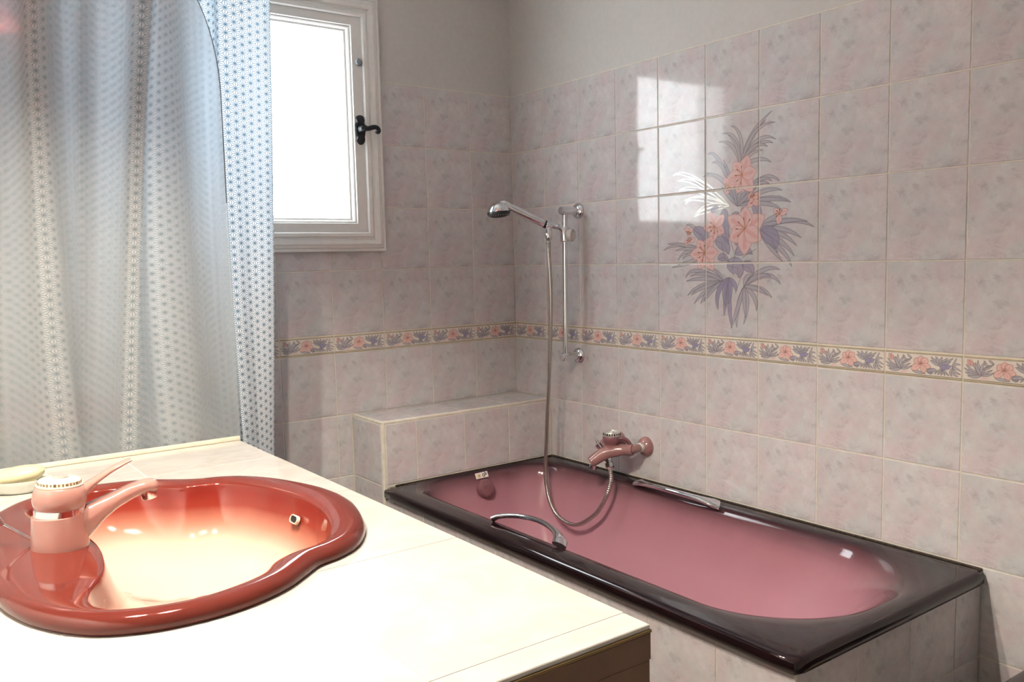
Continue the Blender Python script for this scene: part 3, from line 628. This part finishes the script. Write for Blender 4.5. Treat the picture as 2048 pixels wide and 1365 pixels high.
tube('diverter_lever', [(-.127, -.632, MZ + .008), (-.130, -.628, MZ + .020), (-.134, -.622, MZ + .034)], [.0060, .0048, .0022], 'chrome', dv_, 10)
lathe('hose_outlet', [(.014, 0), (.014, .012), (.0110, .014), (.0110, .018), (.0145, .020), (.0150, .034), (.010, .040)], (-.110, -.660, MZ - .032), (0, -.3, -1), 'chrome', mx, 8, 20)

# ================================================================= SHOWER SET
sr = thing('shower_rail', (0, -.40, .97), 'slim chrome shower riser rail fixed to the tiled corner wall', 'shower rail')
RX, RY0, RY1 = -.062, -.408, -.418
for zz, yy in ((1.506, -.400), (.974, -.392)):
    wf = lathe('wall_flange', [(.030, 0), (.030, .004), (.024, .012), (.015, .016)], (0, yy, zz), (-1, 0, 0), 'chrome', sr, 30)
    lathe('bracket', [(.0145, .012), (.0145, .046), (.0155, .047), (.0155, .082), (.0135, .086), (0, .087)], (0, yy, zz), (-1, 0, 0), 'chrome', sr, 24)
tube('rail_bar', [(RX - .004, -.400, 1.506), (RX - .004, -.396, 1.24), (RX - .004, -.392, .974)], .0095, 'chrome', sr, 18)
sl = lathe('slider', [(.0165, -.030), (.0175, -.026), (.0175, .016), (.014, .024)], (RX - .004, -.3985, 1.425), (0, 0, 1), 'chrome', sr, 22)
lathe('slider_knob', [(.012, .0), (.022, .006), (.023, .016), (.020, .022), (.012, .023), (.011, .021), (0, .021)], (RX - .002, -.412, 1.418), (.35, -1, 0), 'clear', sr, 24, label='milky plastic clamp knob')
tube('holder_arm', catmull([(RX - .010, -.398, 1.428), (RX - .022, -.394, 1.445), (-.098, -.385, 1.450), (-.112, -.380, 1.452)], 5), .010, 'chrome', sr, 14)
lathe('pivot', [(.0, -.013), (.0085, -.013), (.0085, .013), (0, .013)], (-.098, -.385, 1.450), (.5, -1, 0), 'chrome', sr, 18)
lathe('holder_socket', [(.0125, -.002), (.0155, .0), (.0155, .020), (.013, .022)], (-.114, -.380, 1.452), (-.86, .34, .26), 'chrome', sr, 22)

hs = thing('hand_shower', (-.13, -.37, 1.44), 'chrome hand shower with black spray face, resting in its holder', 'hand shower')
A = Vector((-.130, -.374, 1.456)); Bp = Vector((-.262, -.318, 1.524)); D = (Bp - A).normalized()
lathe('black_ring', [(.0132, 0), (.0142, .002), (.0142, .009), (.0132, .011)], A, D, 'black', hs, 22)
L_ = (Bp - A).length
lathe('grip', [(.0125, .008), (.0135, .012), (.0142, L_ * .5), (.0150, L_ * .9), (.0140, L_ + .004)], A, D, 'chrome', hs, 24)
hc = Vector((-.292, -.304, 1.512)); hn = Vector((.05, -.05, -1)).normalized()
hd_ = lathe('head', [(0, -.028), (.014, -.0265), (.027, -.020), (.036, -.008), (.0395, .003), (.0395, .008)], hc, hn, 'chrome', hs, 40)
tube('neck', catmull([Bp - D * .01, Bp + D * .018, hc + Vector((.016, -.006, .016)), hc + Vector((0, 0, .016))], 5), [.0145, .0148, .015, .015, .015, .0155, .016, .017, .018, .018, .018, .017, .015, .012, .008, .004], 'chrome', hs, 20)
fc = lathe('spray_face', [(.039, .006), (.0405, .009), (.040, .017), (.034, .022), (.026, .026), (.010, .028), (0, .028)], hc, hn, 'black', hs, 40)
dd, uu, ww = frame(hn)
for i in range(28):
    a = 2 * PI * i / 28; c = hc + (uu * math.cos(a) + ww * math.sin(a)) * .0375 + dd * .0185
    lathe('nozzle', [(.0018, 0), (.0014, .004)], c, hn, 'greyrub', fc, 6)

hose = thing('shower_hose', (-.13, -.4, .4), 'flexible metal shower hose looping down into the bathtub', 'shower hose')
ha = (-.124, -.377, 1.452)
hp_ = [(-.125, -.3785, 1.408), (-.127, -.380, 1.36), (-.130, -.390, 1.19), (-.132, -.376, .93), (-.138, -.362, .70), (-.150, -.366, .52), (-.155, -.420, .415), (-.155, -.53, .392), (-.148, -.632, .452), (-.136, -.680, .528), (-.119, -.684, .580), (-.112, -.673, .613)]
hc_ = catmull(hp_, 60); L = [0]
for a, b in zip(hc_, hc_[1:]): L.append(L[-1] + (b - a).length)
tube('hose', hc_, [.0072 + .0006 * math.cos(2 * PI * s / .0068) for s in L], 'hose', hose, 12, 80)
lathe('hose_nut', [(.010, 0), (.0125, .004), (.0135, .026), (.0115, .030), (.0115, .046), (.009, .050)], (-.1255, -.379, 1.402), (0, .02, 1), 'chrome', hose, 20)

# ================================================================= COUNTER AND CABINET
CZ = .87; CX = -1.333; GY = -.533; FY = -2.066
SC = Vector((-1.70, -1.29))
ct = thing('countertop', (-1.9, -1.3, CZ), 'cream tiled countertop around the red basin, brightly lit', 'countertop')
def half(pts, keys, counts):
    c = catmull([(x, y, 0) for x, y in pts], 12); idx = [k * 12 for k in keys]; out = []
    for (a, b), n in zip(zip(idx, idx[1:]), counts):
        seg = c[a:b + 1]; L = [0]
        for p, q_ in zip(seg, seg[1:]): L.append(L[-1] + (q_ - p).length)
        for i in range(n):
            s = L[-1] * i / n; j = max(k for k in range(len(L) - 1) if L[k] <= s + 1e-9); u = (s - L[j]) / (L[j + 1] - L[j]); out.append(seg[j].lerp(seg[j + 1], u))
    out.append(c[-1]); return out
OUT = [(-1.392, -1.29), (-1.399, -1.36), (-1.421, -1.437), (-1.449, -1.501), (-1.49, -1.556), (-1.535, -1.585), (-1.575, -1.598), (-1.612, -1.628), (-1.655, -1.660), (-1.717, -1.685), (-1.785, -1.692), (-1.851, -1.680), (-1.909, -1.646), (-1.951, -1.589), (-1.978, -1.523), (-1.993, -1.438), (-1.998, -1.29)]
INN = [(-1.458, -1.29), (-1.462, -1.34), (-1.474, -1.398), (-1.499, -1.469), (-1.533, -1.523), (-1.569, -1.545), (-1.607, -1.555), (-1.640, -1.576), (-1.669, -1.610), (-1.718, -1.633), (-1.777, -1.645), (-1.838, -1.632), (-1.876, -1.608), (-1.891, -1.582), (-1.892, -1.552), (-1.884, -1.517), (-1.872, -1.489), (-1.857, -1.457), (-1.843, -1.405), (-1.834, -1.343), (-1.831, -1.29)]
def full(h): return h + [Vector((p.x, -2.58 - p.y, 0)) for p in reversed(h[1:-1])]
oh = full(half(OUT, (0, 6, 13, 16), (36, 44, 30))); ih = full(half(INN, (0, 6, 14, 20), (36, 44, 30)))
nb = len(oh)
def offs(ring, d):
    out = []
    for i, p in enumerate(ring):
        t = (ring[(i + 1) % nb] - ring[i - 1]).normalized(); n = Vector((t.y, -t.x, 0)); out.append(p + n * d)
    return out
sgn = 1 if (offs(oh, .01)[0] - SC.to_3d()).length > (oh[0] - SC.to_3d()).length else -1
hole = [(p.x * .45 + q.x * .55, p.y * .45 + q.y * .55) for p, q in zip(oh, ih)]
hbx = (min(p[0] for p in hole), max(p[0] for p in hole), min(p[1] for p in hole), max(p[1] for p in hole))
from mathutils.geometry import delaunay_2d_cdt
def pip(x, y, P):
    c = False
    for (ax, ay), (bx, by) in zip(P, P[1:] + P[:1]):
        if (ay > y) != (by > y) and x < (bx - ax) * (y - ay) / (by - ay) + ax: c = not c
    return c
def holed(name, x0, x1, y0, y1, ztop, zbot, mat, parent, org=None):
    """a flat slab with the basin opening cut out"""
    R4 = [(x0, y0), (x1, y0), (x1, y1), (x0, y1)]; V = [Vector(p) for p in R4 + hole]; n = len(hole)
    E = [(i, (i + 1) % 4) for i in range(4)] + [(4 + i, 4 + (i + 1) % n) for i in range(n)]
    vs, es, fs, *_ = delaunay_2d_cdt(V, E, [], 0, 1e-5); keep = []
    for f_ in fs:
        cx = sum(vs[i].x for i in f_) / len(f_); cy = sum(vs[i].y for i in f_) / len(f_)
        if x0 < cx < x1 and y0 < cy < y1 and not pip(cx, cy, hole): keep.append(tuple(f_))
    groups = []; left = set(range(len(keep)))
    while left:
        cur = {left.pop()}; vset = set(keep[next(iter(cur))]); grew = True
        while grew:
            add_ = {k for k in left if vset & set(keep[k])}; grew = bool(add_); cur |= add_; left -= add_
            for k in add_: vset |= set(keep[k])
        groups.append([keep[k] for k in cur])
    for keep_ in groups:
        used = sorted({i for f_ in keep_ for i in f_}); mp = {i: k for k, i in enumerate(used)}; ox, oy, oz = org or (0, 0, 0)
        bm = bmesh.new(); bv = [bm.verts.new((vs[i].x - ox, vs[i].y - oy, ztop - oz)) for i in used]
        for f_ in keep_: bm.faces.new([bv[mp[i]] for i in f_])
        r = bmesh.ops.extrude_face_region(bm, geom=bm.faces[:])
        for g in r['geom']:
            if isinstance(g, bmesh.types.BMVert): g.co.z = zbot - oz
        bmesh.ops.recalc_face_normals(bm, faces=bm.faces); me = bpy.data.meshes.new(name); bm.to_mesh(me); bm.free()
        o = link(name, me, mat, parent)
        if org: o.location = org
holed('slab', XL, CX - .002, FY + .003, GY, CZ - .0007, CZ - .045, 'grout', ct)
gx = [CX, -1.634, -1.934, -2.234, XL]; gy = [FY, -2.018, -1.612, -1.206, -.80, GY - .012]
for xa, xb in zip(gx, gx[1:]):
    for ya, yb in zip(gy, gy[1:]):
        if xb < hbx[1] and xa > hbx[0] and ya < hbx[3] and yb > hbx[2]:
            holed('tile', xb + .0011, xa - .0011, ya + .0011, yb - .0011, CZ, CZ - .006, 'ctile', ct, ((xa + xb) / 2, (ya + yb) / 2, CZ - .006))
        else: tile(ct, 'top', (xa + xb) / 2, (ya + yb) / 2, CZ - .006, xa - xb, yb - ya, mat='ctile', gap=.0022)
box('edge_strip', (XL, FY - .0015, CZ - .010), (CX, FY + .004, CZ - .0065), 'edge', ct, label='thin olive edging under the tile')
cb = thing('vanity_cabinet', (-1.9, -1.3, 0), 'dark brown vanity cabinet under the cream tiled counter', 'cabinet')
box('end_panel', (XL + .01, FY - .001, .06), (CX - .003, FY + .020, CZ - .046), 'brown', cb, .001, 1)
box('fascia', (XL + .01, FY + .002 - .003, CZ - .046), (CX - .001, FY + .0028, CZ - .0105), 'brown', ct, .0008, 1)
box('back_panel', (XL + .01, GY - .02, .06), (CX - .003, GY - .002, CZ - .046), 'brown', cb, .001, 1)
box('plinth', (XL + .01, FY + .03, 0), (CX - .06, GY - .02, .06), 'brown', cb)
for i in range(3):
    ya = FY + .022 + i * .4965; yb = ya + .4925
    d_ = box('door', (CX - .024, ya, .065), (CX - .004, yb, CZ - .050), 'brown', cb, .0015, 1)
    lathe('knob', [(.006, 0), (.006, .014), (.013, .018), (.013, .026), (0, .028)], (CX - .004, yb - .05, .55), (1, 0, 0), 'chrome', d_, 18)

# ================================================================= BASIN
sk = thing('washbasin', (-1.70, -1.29, CZ), 'shell-shaped red ceramic washbasin fading to cream in the bowl', 'washbasin')
def o_(d): return offs(oh, d * sgn)
def lift(r, z): return [Vector((p.x, p.y, z)) for p in r]
def lerp(a, b, t): return [p.lerp(q, t) for p, q in zip(a, b)]
rg = []; ts = []
def ad(r, z, t): rg.append(lift(r, z)); ts.append(t)
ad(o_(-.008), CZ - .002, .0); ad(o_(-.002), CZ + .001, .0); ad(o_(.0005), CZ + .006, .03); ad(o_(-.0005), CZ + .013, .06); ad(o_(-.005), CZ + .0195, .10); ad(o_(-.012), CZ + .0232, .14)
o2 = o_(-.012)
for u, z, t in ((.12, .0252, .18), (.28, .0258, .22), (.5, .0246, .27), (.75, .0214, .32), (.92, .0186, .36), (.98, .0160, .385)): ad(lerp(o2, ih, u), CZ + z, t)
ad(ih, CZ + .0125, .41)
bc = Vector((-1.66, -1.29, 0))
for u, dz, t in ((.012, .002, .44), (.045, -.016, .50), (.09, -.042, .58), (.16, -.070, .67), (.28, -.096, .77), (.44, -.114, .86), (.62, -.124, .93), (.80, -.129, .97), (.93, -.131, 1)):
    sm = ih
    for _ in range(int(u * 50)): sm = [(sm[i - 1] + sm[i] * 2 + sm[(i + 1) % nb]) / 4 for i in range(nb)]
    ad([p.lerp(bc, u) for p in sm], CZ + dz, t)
loft('bowl', rg, ts, 'sink', sk, 60)
lathe('drain', [(0, .006), (.014, .006), (.02, .003), (.032, .0035), (.035, 0)], (-1.66, -1.29, CZ - .132), (0, 0, 1), 'chrome', sk, 30)
ovp = Vector((-1.4795, -1.262, CZ - .021)); on = Vector((-.90, -.05, .42)).normalized()
def pill(name, c, nrm, a, b, th, mat, parent, tang):
    t = (Vector(tang) - nrm * nrm.dot(Vector(tang))).normalized(); u = nrm.cross(t); v = []; n = 28; f = []
    for k, (s, z) in enumerate(((1.0, -.004), (1.0, th * .5), (.92, th), (.74, th), (.70, th * .2), (.7, -.002))):
        for i in range(n):
            an = 2 * PI * i / n; ca, sa = math.cos(an), math.sin(an)
            v.append(c + t * ((a - b) * (1 if ca > 0 else -1) + b * ca * s + (0)) + u * b * sa * s + nrm * z)
    for j in range(5):
        for i in range(n): f.append((j * n + i, j * n + (i + 1) % n, (j + 1) * n + (i + 1) % n, (j + 1) * n + i))
    o1 = mk(name, v, f, mat, parent, 40)
    mk('overflow_hole', [c + t * ((a - b) * (1 if math.cos(2 * PI * i / n) > 0 else -1) + b * math.cos(2 * PI * i / n) * .72) + u * b * math.sin(2 * PI * i / n) * .72 + nrm * .0008 for i in range(n)], [tuple(range(n))], 'black', o1)
pill('overflow_trim', ovp, on, .0155, .0085, .0025, 'overcream', sk, (0, 1, 0))

# ================================================================= BASIN MIXER
fx, fy = -1.885, -1.288; FZ = CZ + .0190
fm = thing('basin_mixer', (fx, fy, FZ), 'pale pink single-lever mixer tap standing on the red basin', 'tap')
lathe('body', [(.0425, -.002), (.043, .003), (.0425, .012), (.0400, .045), (.0390, .056), (.0365, .0575)], (fx, fy, FZ), (0, 0, 1), 'pink', fm, 44)
lathe('chrome_ring', [(.0355, .055), (.0375, .057), (.0375, .067), (.0355, .069)], (fx, fy, FZ), (.04, 0, 1), 'chrome', fm, 44)
lathe('head', [(.0360, .067), (.0385, .0695), (.0400, .080), (.0390, .092), (.0360, .101), (.0335, .103)], (fx - .001, fy, FZ), (.06, 0, 1), 'pink', fm, 44)
ca = Vector((.06, 0, 1)).normalized(); co_ = Vector((fx - .001, fy, FZ)) + ca * .102
cap = lathe('dial_cap', [(.0330, 0), (.0345, .001), (.0345, .003), (.0320, .0035), (.0315, .0095), (.0295, .0115), (.014, .0125), (.013, .0138), (.007, .0142), (0, .0142)], co_, ca, 'overcream', fm, 44, 30)
lathe('cap_badge', [(.0125, 0), (.0125, .0016), (.010, .0022), (0, .0022)], co_ + ca * .0138, ca, 'silverpaint', cap, 28)
_, cu, cw = frame(ca)
for i in range(34):
    a = 2 * PI * i / 34; r_ = cu * math.cos(a) + cw * math.sin(a); e = (cw * math.cos(a) - cu * math.sin(a)) * (.0011 + .0009 * ((i * 7) % 3 == 0)); c = co_ + ca * .0065
    hgt = .0016 + .0007 * (i % 2)
    vv = [c + r_ * (.0320 if k else .030) + e * s1 + ca * hgt * s2 for k in (0, 1) for s1, s2 in ((-1, -1), (1, -1), (1, 1), (-1, 1))]
    mk('dial_mark', vv, [(0, 1, 2, 3), (4, 5, 6, 7), (0, 1, 5, 4), (1, 2, 6, 5), (2, 3, 7, 6), (3, 0, 4, 7)], 'edge', cap)
sp = catmull([(fx + .008, fy, FZ + .030), (fx + .034, fy, FZ + .038), (fx + .062, fy, FZ + .053), (fx + .090, fy, FZ + .066), (fx + .118, fy, FZ + .076), (fx + .140, fy, FZ + .079), (fx + .152, fy, FZ + .075)], 7)
m_ = len(sp)
spf = [(interp([(0, .024), (.3, .020), (.6, .016), (.9, .016), (1, .012)], i / (m_ - 1)), interp([(0, .036), (.14, .030), (.3, .0195), (.45, .0145), (.7, .012), (.9, .012), (1, .007)], i / (m_ - 1))) for i in range(m_)]
tube('spout', sp, 0, 'pink', fm, 24, 70, flat=spf, up=(0, 1, 0))
lathe('aerator', [(.013, -.004), (.0135, .010), (.0120, .012), (.010, .010), (0, .009)], (fx + .139, fy, FZ + .069), (.18, 0, -1), 'chrome', fm, 28)
lv = catmull([(fx + .022, fy, FZ + .080), (fx + .040, fy, FZ + .090), (fx + .062, fy, FZ + .104), (fx + .086, fy, FZ + .117), (fx + .114, fy, FZ + .128)], 6)
m_ = len(lv)
tube('lever', lv, 0, 'pink', fm, 18, 70, flat=[(interp([(0, .018), (.3, .014), (.8, .012), (1, .009)], i / (m_ - 1)), interp([(0, .020), (.22, .011), (.45, .0056), (1, .0028)], i / (m_ - 1))) for i in range(m_)], up=(0, 1, 0))
lr = thing('plug_lift_rod', (-1.93, -1.25, FZ), 'thin chrome plug lift rod with flared knob behind the pink tap', 'lift rod')
ra, rb2 = Vector((-1.905, -1.255, FZ - .002)), Vector((-1.966, -1.238, FZ + .050)); rd = (rb2 - ra).normalized()
tube('rod', [ra, ra.lerp(rb2, .5), rb2], .0026, 'chrome', lr, 10)
lathe('knob', [(.003, -.012), (.0045, -.008), (.011, .008), (.0125, .016), (.0115, .020), (.006, .0225), (0, .023)], rb2, rd, 'chrome', lr, 10, 20)

# ---------------------------------------------------------------- soap
sd = thing('soap_dish', (-1.868, -.735, CZ), 'small pale glass soap dish on the counter beside the tap', 'soap dish')
def ell(name, c, prof, mat, parent, a, b, yaw, tilt=0, n=40):
    rm = Matrix.Rotation(yaw, 3, 'Z') @ Matrix.Rotation(tilt, 3, 'Y'); rings = []
    for r, z in prof: rings.append([Vector(c) + rm @ Vector((a * r * math.cos(2 * PI * i / n), b * r * math.sin(2 * PI * i / n), z)) for i in range(n)])
    v = [p for q in rings for p in q]; f = []
    for j in range(len(prof) - 1):
        for i in range(n): f.append((j * n + i, j * n + (i + 1) % n, (j + 1) * n + (i + 1) % n, (j + 1) * n + i))
    f.append(tuple(range(n))); f.append(tuple((len(prof) - 1) * n + i for i in range(n)))
    return mk(name, v, f, mat, parent, 45)
ell('bowl', (-1.882, -.745, CZ), [(.62, 0), (.70, .002), (.80, .010), (.98, .024), (1.0, .028), (.96, .028), (.80, .014), (.70, .010), (.3, .009), (.05, .009)], 'dish', sd, .066, .047, -.5)
sb = ell('soap_bar', (-1.882, -.745, CZ + .034), [(.25, -.018), (.7, -.016), (.93, -.008), (1, .0), (.95, .007), (.8, .013), (.5, .017), (.15, .0185)], 'soap', None, .058, .037, -.5, -.16)
tag(sb, 'cream oval bar of soap lying on the glass dish', 'soap')

# ================================================================= GLASS SCREEN, CURTAIN
gs = thing('glass_screen', (-1.9, GY, CZ), 'frosted glass shower screen with rounded top corner at the counter end', 'glass screen')
gout = [(XL + .005, CZ + .004), (CX + .004, CZ + .004)]
rc = .30; gtz = 2.10; cxr = CX - rc - .0; 
for i in range(15):
    a = PI / 2 * i / 14; gout.append((CX - .15 + .15 * math.cos(a), 1.77 + .33 * math.sin(a)))
gout += [(XL + .005, gtz)]
n = len(gout); v = [(x, GY - .003, z) for x, z in gout] + [(x, GY + .003, z) for x, z in gout]
f = [tuple(range(n)), tuple(range(2 * n - 1, n - 1, -1))] + [(i, (i + 1) % n, n + (i + 1) % n, n + i) for i in range(n)]
mk('pane', v, f, 'glass', gs)
tube('edge_seal', [(CX - .0005, GY, 1.50)] + [(x, GY, z) for x, z in gout[2:]], .0013, 'black', gs, 6, label='thin dark edge of the glass')
box('channel', (XL + .005, GY - .010, CZ), (CX, GY - .0035, CZ + .012), 'overcream', gs, .002, 2, label='cream sealing strip along the counter')
hw = struct(box('wall_partition', (XL, GY - .001, 0), (CX - .002, GY + .05, CZ - .001), 'paint'))

CP = [(-1.132, -1.150, -1.176, -.352), (-1.128, -1.146, -1.172, -0.372), (-1.140, -1.158, -1.182, -.385), (-1.20, -1.215, -1.222, -.405), (-1.291, -1.299, -1.286, -0.430), (-1.281, -1.294, -1.284, -0.350), (-1.302, -1.316, -1.314, -0.310), (-1.372, -1.376, -1.368, -0.370), (-1.414, -1.419, -1.415, -0.460), (-1.458, -1.484, -1.479, -0.505), (-1.477, -1.525, -1.521, -0.500), (-1.463, -1.524, -1.538, -0.440), (-1.468, -1.531, -1.570, -0.430), (-1.487, -1.543, -1.585, -0.515), (-1.526, -1.573, -1.623, -0.517), (-1.537, -1.583, -1.629, -0.440), (-1.589, -1.624, -1.665, -0.380), (-1.634, -1.667, -1.695, -0.420), (-1.666, -1.679, -1.682, -0.360), (-1.701, -1.711, -1.698, -0.400), (-1.719, -1.731, -1.715, -0.490), (-1.761, -1.774, -1.771, -0.512), (-1.772, -1.792, -1.805, -0.450), (-1.810, -1.836, -1.861, -0.380), (-1.869, -1.904, -1.939, -0.450), (-1.912, -1.949, -1.985, -0.380), (-1.974, -2.010, -2.045, -0.450), (-2.027, -2.064, -2.100, -0.400), (-2.10, -2.13, -2.17, -.46), (-2.18, -2.2, -2.24, -.39), (-2.28, -2.3, -2.34, -.44)]
cu_ = thing('shower_curtain', (-1.7, -.42, .3), 'white shower curtain printed with blue star lattice, hanging behind frosted glass', 'curtain')
zs = np.linspace(.30, 2.33, 44); PER = 10
cols = [catmull([(c[k], c[3], 0) for c in CP], PER) for k in range(3)]
nc = len(cols[0]); S_ = [0]
for a, b in zip(cols[1], cols[1][1:]): S_.append(S_[-1] + (b - a).length)
vv = []; uvs = []
for z in zs:
    for i in range(nc):
        t, m, b = cols[0][i], cols[1][i], cols[2][i]; zt, zm, zb = 1.99, 1.445, .89
        w = t * ((z - zm) * (z - zb)) / ((zt - zm) * (zt - zb)) + m * ((z - zt) * (z - zb)) / ((zm - zt) * (zm - zb)) + b * ((z - zt) * (z - zm)) / ((zb - zt) * (zb - zm)) if zb <= z <= zt else (m.lerp(t, (z - zm) / (zt - zm)) if z > zt else m.lerp(b, (z - zm) / (zb - zm)))
        y_ = min(max(w.y, GY + .009), -.28); vv.append((w.x, y_, z)); uvs.append((S_[i], z))
ff = [(j * nc + i, j * nc + i + 1, (j + 1) * nc + i + 1, (j + 1) * nc + i) for j in range(len(zs) - 1) for i in range(nc - 1)]
co = mk('cloth', vv, ff, 'curtain', cu_, 80)
uvl = co.data.uv_layers.new(name='UVMap')
for l in co.data.loops: uvl.data[l.index].uv = uvs[l.vertex_index]
cr = thing('curtain_rod', (-1.7, -.40, 2.37), 'plain metal curtain rod holding the shower curtain', 'curtain rod')
tube('rod', [(XL, -.40, 2.37), (-1.7, -.40, 2.37), (-1.10, -.40, 2.37)], .011, 'steel', cr, 14)
lathe('end_cap', [(.011, 0), (.016, .002), (.016, .012), (0, .018)], (-1.10, -.40, 2.37), (1, 0, 0), 'steel', cr, 20)
lathe('hanger', [(.0, 0), (.024, 0), (.024, .004), (.006, .006), (.006, .12)], (-1.18, -.40, CEIL), (0, 0, -1), 'steel', cr, 20)
for i in range(12):
    x = -1.14 - i * .105; pts = [(x, -.40 + .018 * math.cos(a), 2.352 + .034 * math.sin(a)) for a in np.linspace(0, 2 * PI, 20)]
    tube('ring', pts, .0018, 'steel', cr, 6)

# ================================================================= BIDET (corner in view)
bd = thing('bidet', (-.28, -2.18, 0), 'dark plum ceramic bidet whose rim just shows beside the bathtub end', 'bidet')
def bring(x0, y0, y1, z, r, n=64):
    out = []; cx = -.30; cy = (y0 + y1) / 2; hw_ = (y1 - y0) / 2
    for i in range(n):
        a = 2 * PI * i / n; c, s = math.cos(a), math.sin(a); e = .28 if c > 0 else .75
        x = (abs(c) ** e) * (1 if c > 0 else -1); y = (abs(s) ** (.28 if c > 0 else .75)) * (1 if s > 0 else -1)
        out.append(Vector((cx + x * ((-.002 - cx) if c > 0 else (cx - x0)) * r, cy + y * hw_ * r, z)))
    return out
bt = [(1, .03, .62), (1, .0, .60), (1, .06, .60), (1, .20, .66), (1, .32, .86), (1, .375, .97), (1, .397, 1.0), (1, .406, .985), (1, .410, .95), (1, .409, .80), (1, .400, .74), (1, .36, .70), (1, .30, .55), (1, .285, .2)]
rgs = [bring(-.60, -2.365, -2.001, z, r) for _, z, r in bt[1:]]
loft('body', rgs, [0] * len(rgs), 'plum', bd, 60)
lathe('drain', [(0, .004), (.016, .004), (.022, 0)], (-.30, -2.183, .286), (0, 0, 1), 'chrome', bd, 20)

# ================================================================= LAMPS
def emis(name, col, st):
    k = NT(name); e = k.n.new('ShaderNodeEmission'); e.inputs[0].default_value = (*col, 1); e.inputs[1].default_value = st
    k.link(e.outputs[0], k.out.inputs[0]); k.n.remove(k.b); k.m.cycles.emission_sampling = 'FRONT_BACK'; return k.m
M['bulb'] = emis('lit_bulb', (1.0, .915, .76), LAMP_W)
def mat_shade():
    k = NT('pink_lamp_shade'); dif = k.n.new('ShaderNodeBsdfDiffuse'); trn = k.n.new('ShaderNodeBsdfTranslucent'); m = k.n.new('ShaderNodeMixShader')
    nz = k.noise(k.coord(), 20, 3); c = k.ramp(nz, [(.3, srgb(236, 160, 165)), (.7, srgb(244, 178, 180))])
    k.link(c, dif.inputs[0]); k.link(c, trn.inputs[0]); m.inputs[0].default_value = .38
    k.link(dif.outputs[0], m.inputs[1]); k.link(trn.outputs[0], m.inputs[2]); k.link(m.outputs[0], k.out.inputs[0]); k.n.remove(k.b); return k.m
M['shade'] = mat_shade()
WARM = (1.0, .80, .50)
def pendant(x, y, z, label):
    t = thing('pendant_lamp', (x, y, z), label, 'lamp', 'pink pendant lamps above the basin')
    lathe('shade', [(.112, .0), (.108, .012), (.092, .040), (.066, .072), (.036, .098), (.022, .112), (.019, .112), (.033, .096), (.062, .070), (.088, .038), (.104, .011), (.110, .0), (.112, .0)], (x, y, z), (0, 0, 1), 'shade', t, 40, cap=False)
    lathe('bulb', [(0, .050), (.014, .053), (.0225, .064), (.0225, .074), (.016, .088), (.013, .102)], (x, y, z), (0, 0, 1), 'bulb', t, 24)
    lathe('socket', [(.015, .098), (.020, .094), (.020, .150), (.006, .158)], (x, y, z), (0, 0, 1), 'pink', t, 20)
    tube('cord', [(x, y, z + .15), (x, y, (z + CEIL) / 2 + .08), (x, y, CEIL)], .003, 'black', t, 8)
    lathe('ceiling_rose', [(.04, 0), (.04, .006), (.018, .022), (0, .023)], (x, y, CEIL), (0, 0, -1), 'pink', t, 24)
pendant(-1.745, -1.60, 2.135, 'pink bell-shaped pendant lamp over the basin, the one mirrored in the glass screen')
pendant(-2.02, -1.45, 2.135, 'pink bell-shaped pendant lamp over the basin, the one nearer the left wall')

for ob in S.objects:
    if '_loc' in ob: del ob['_loc']
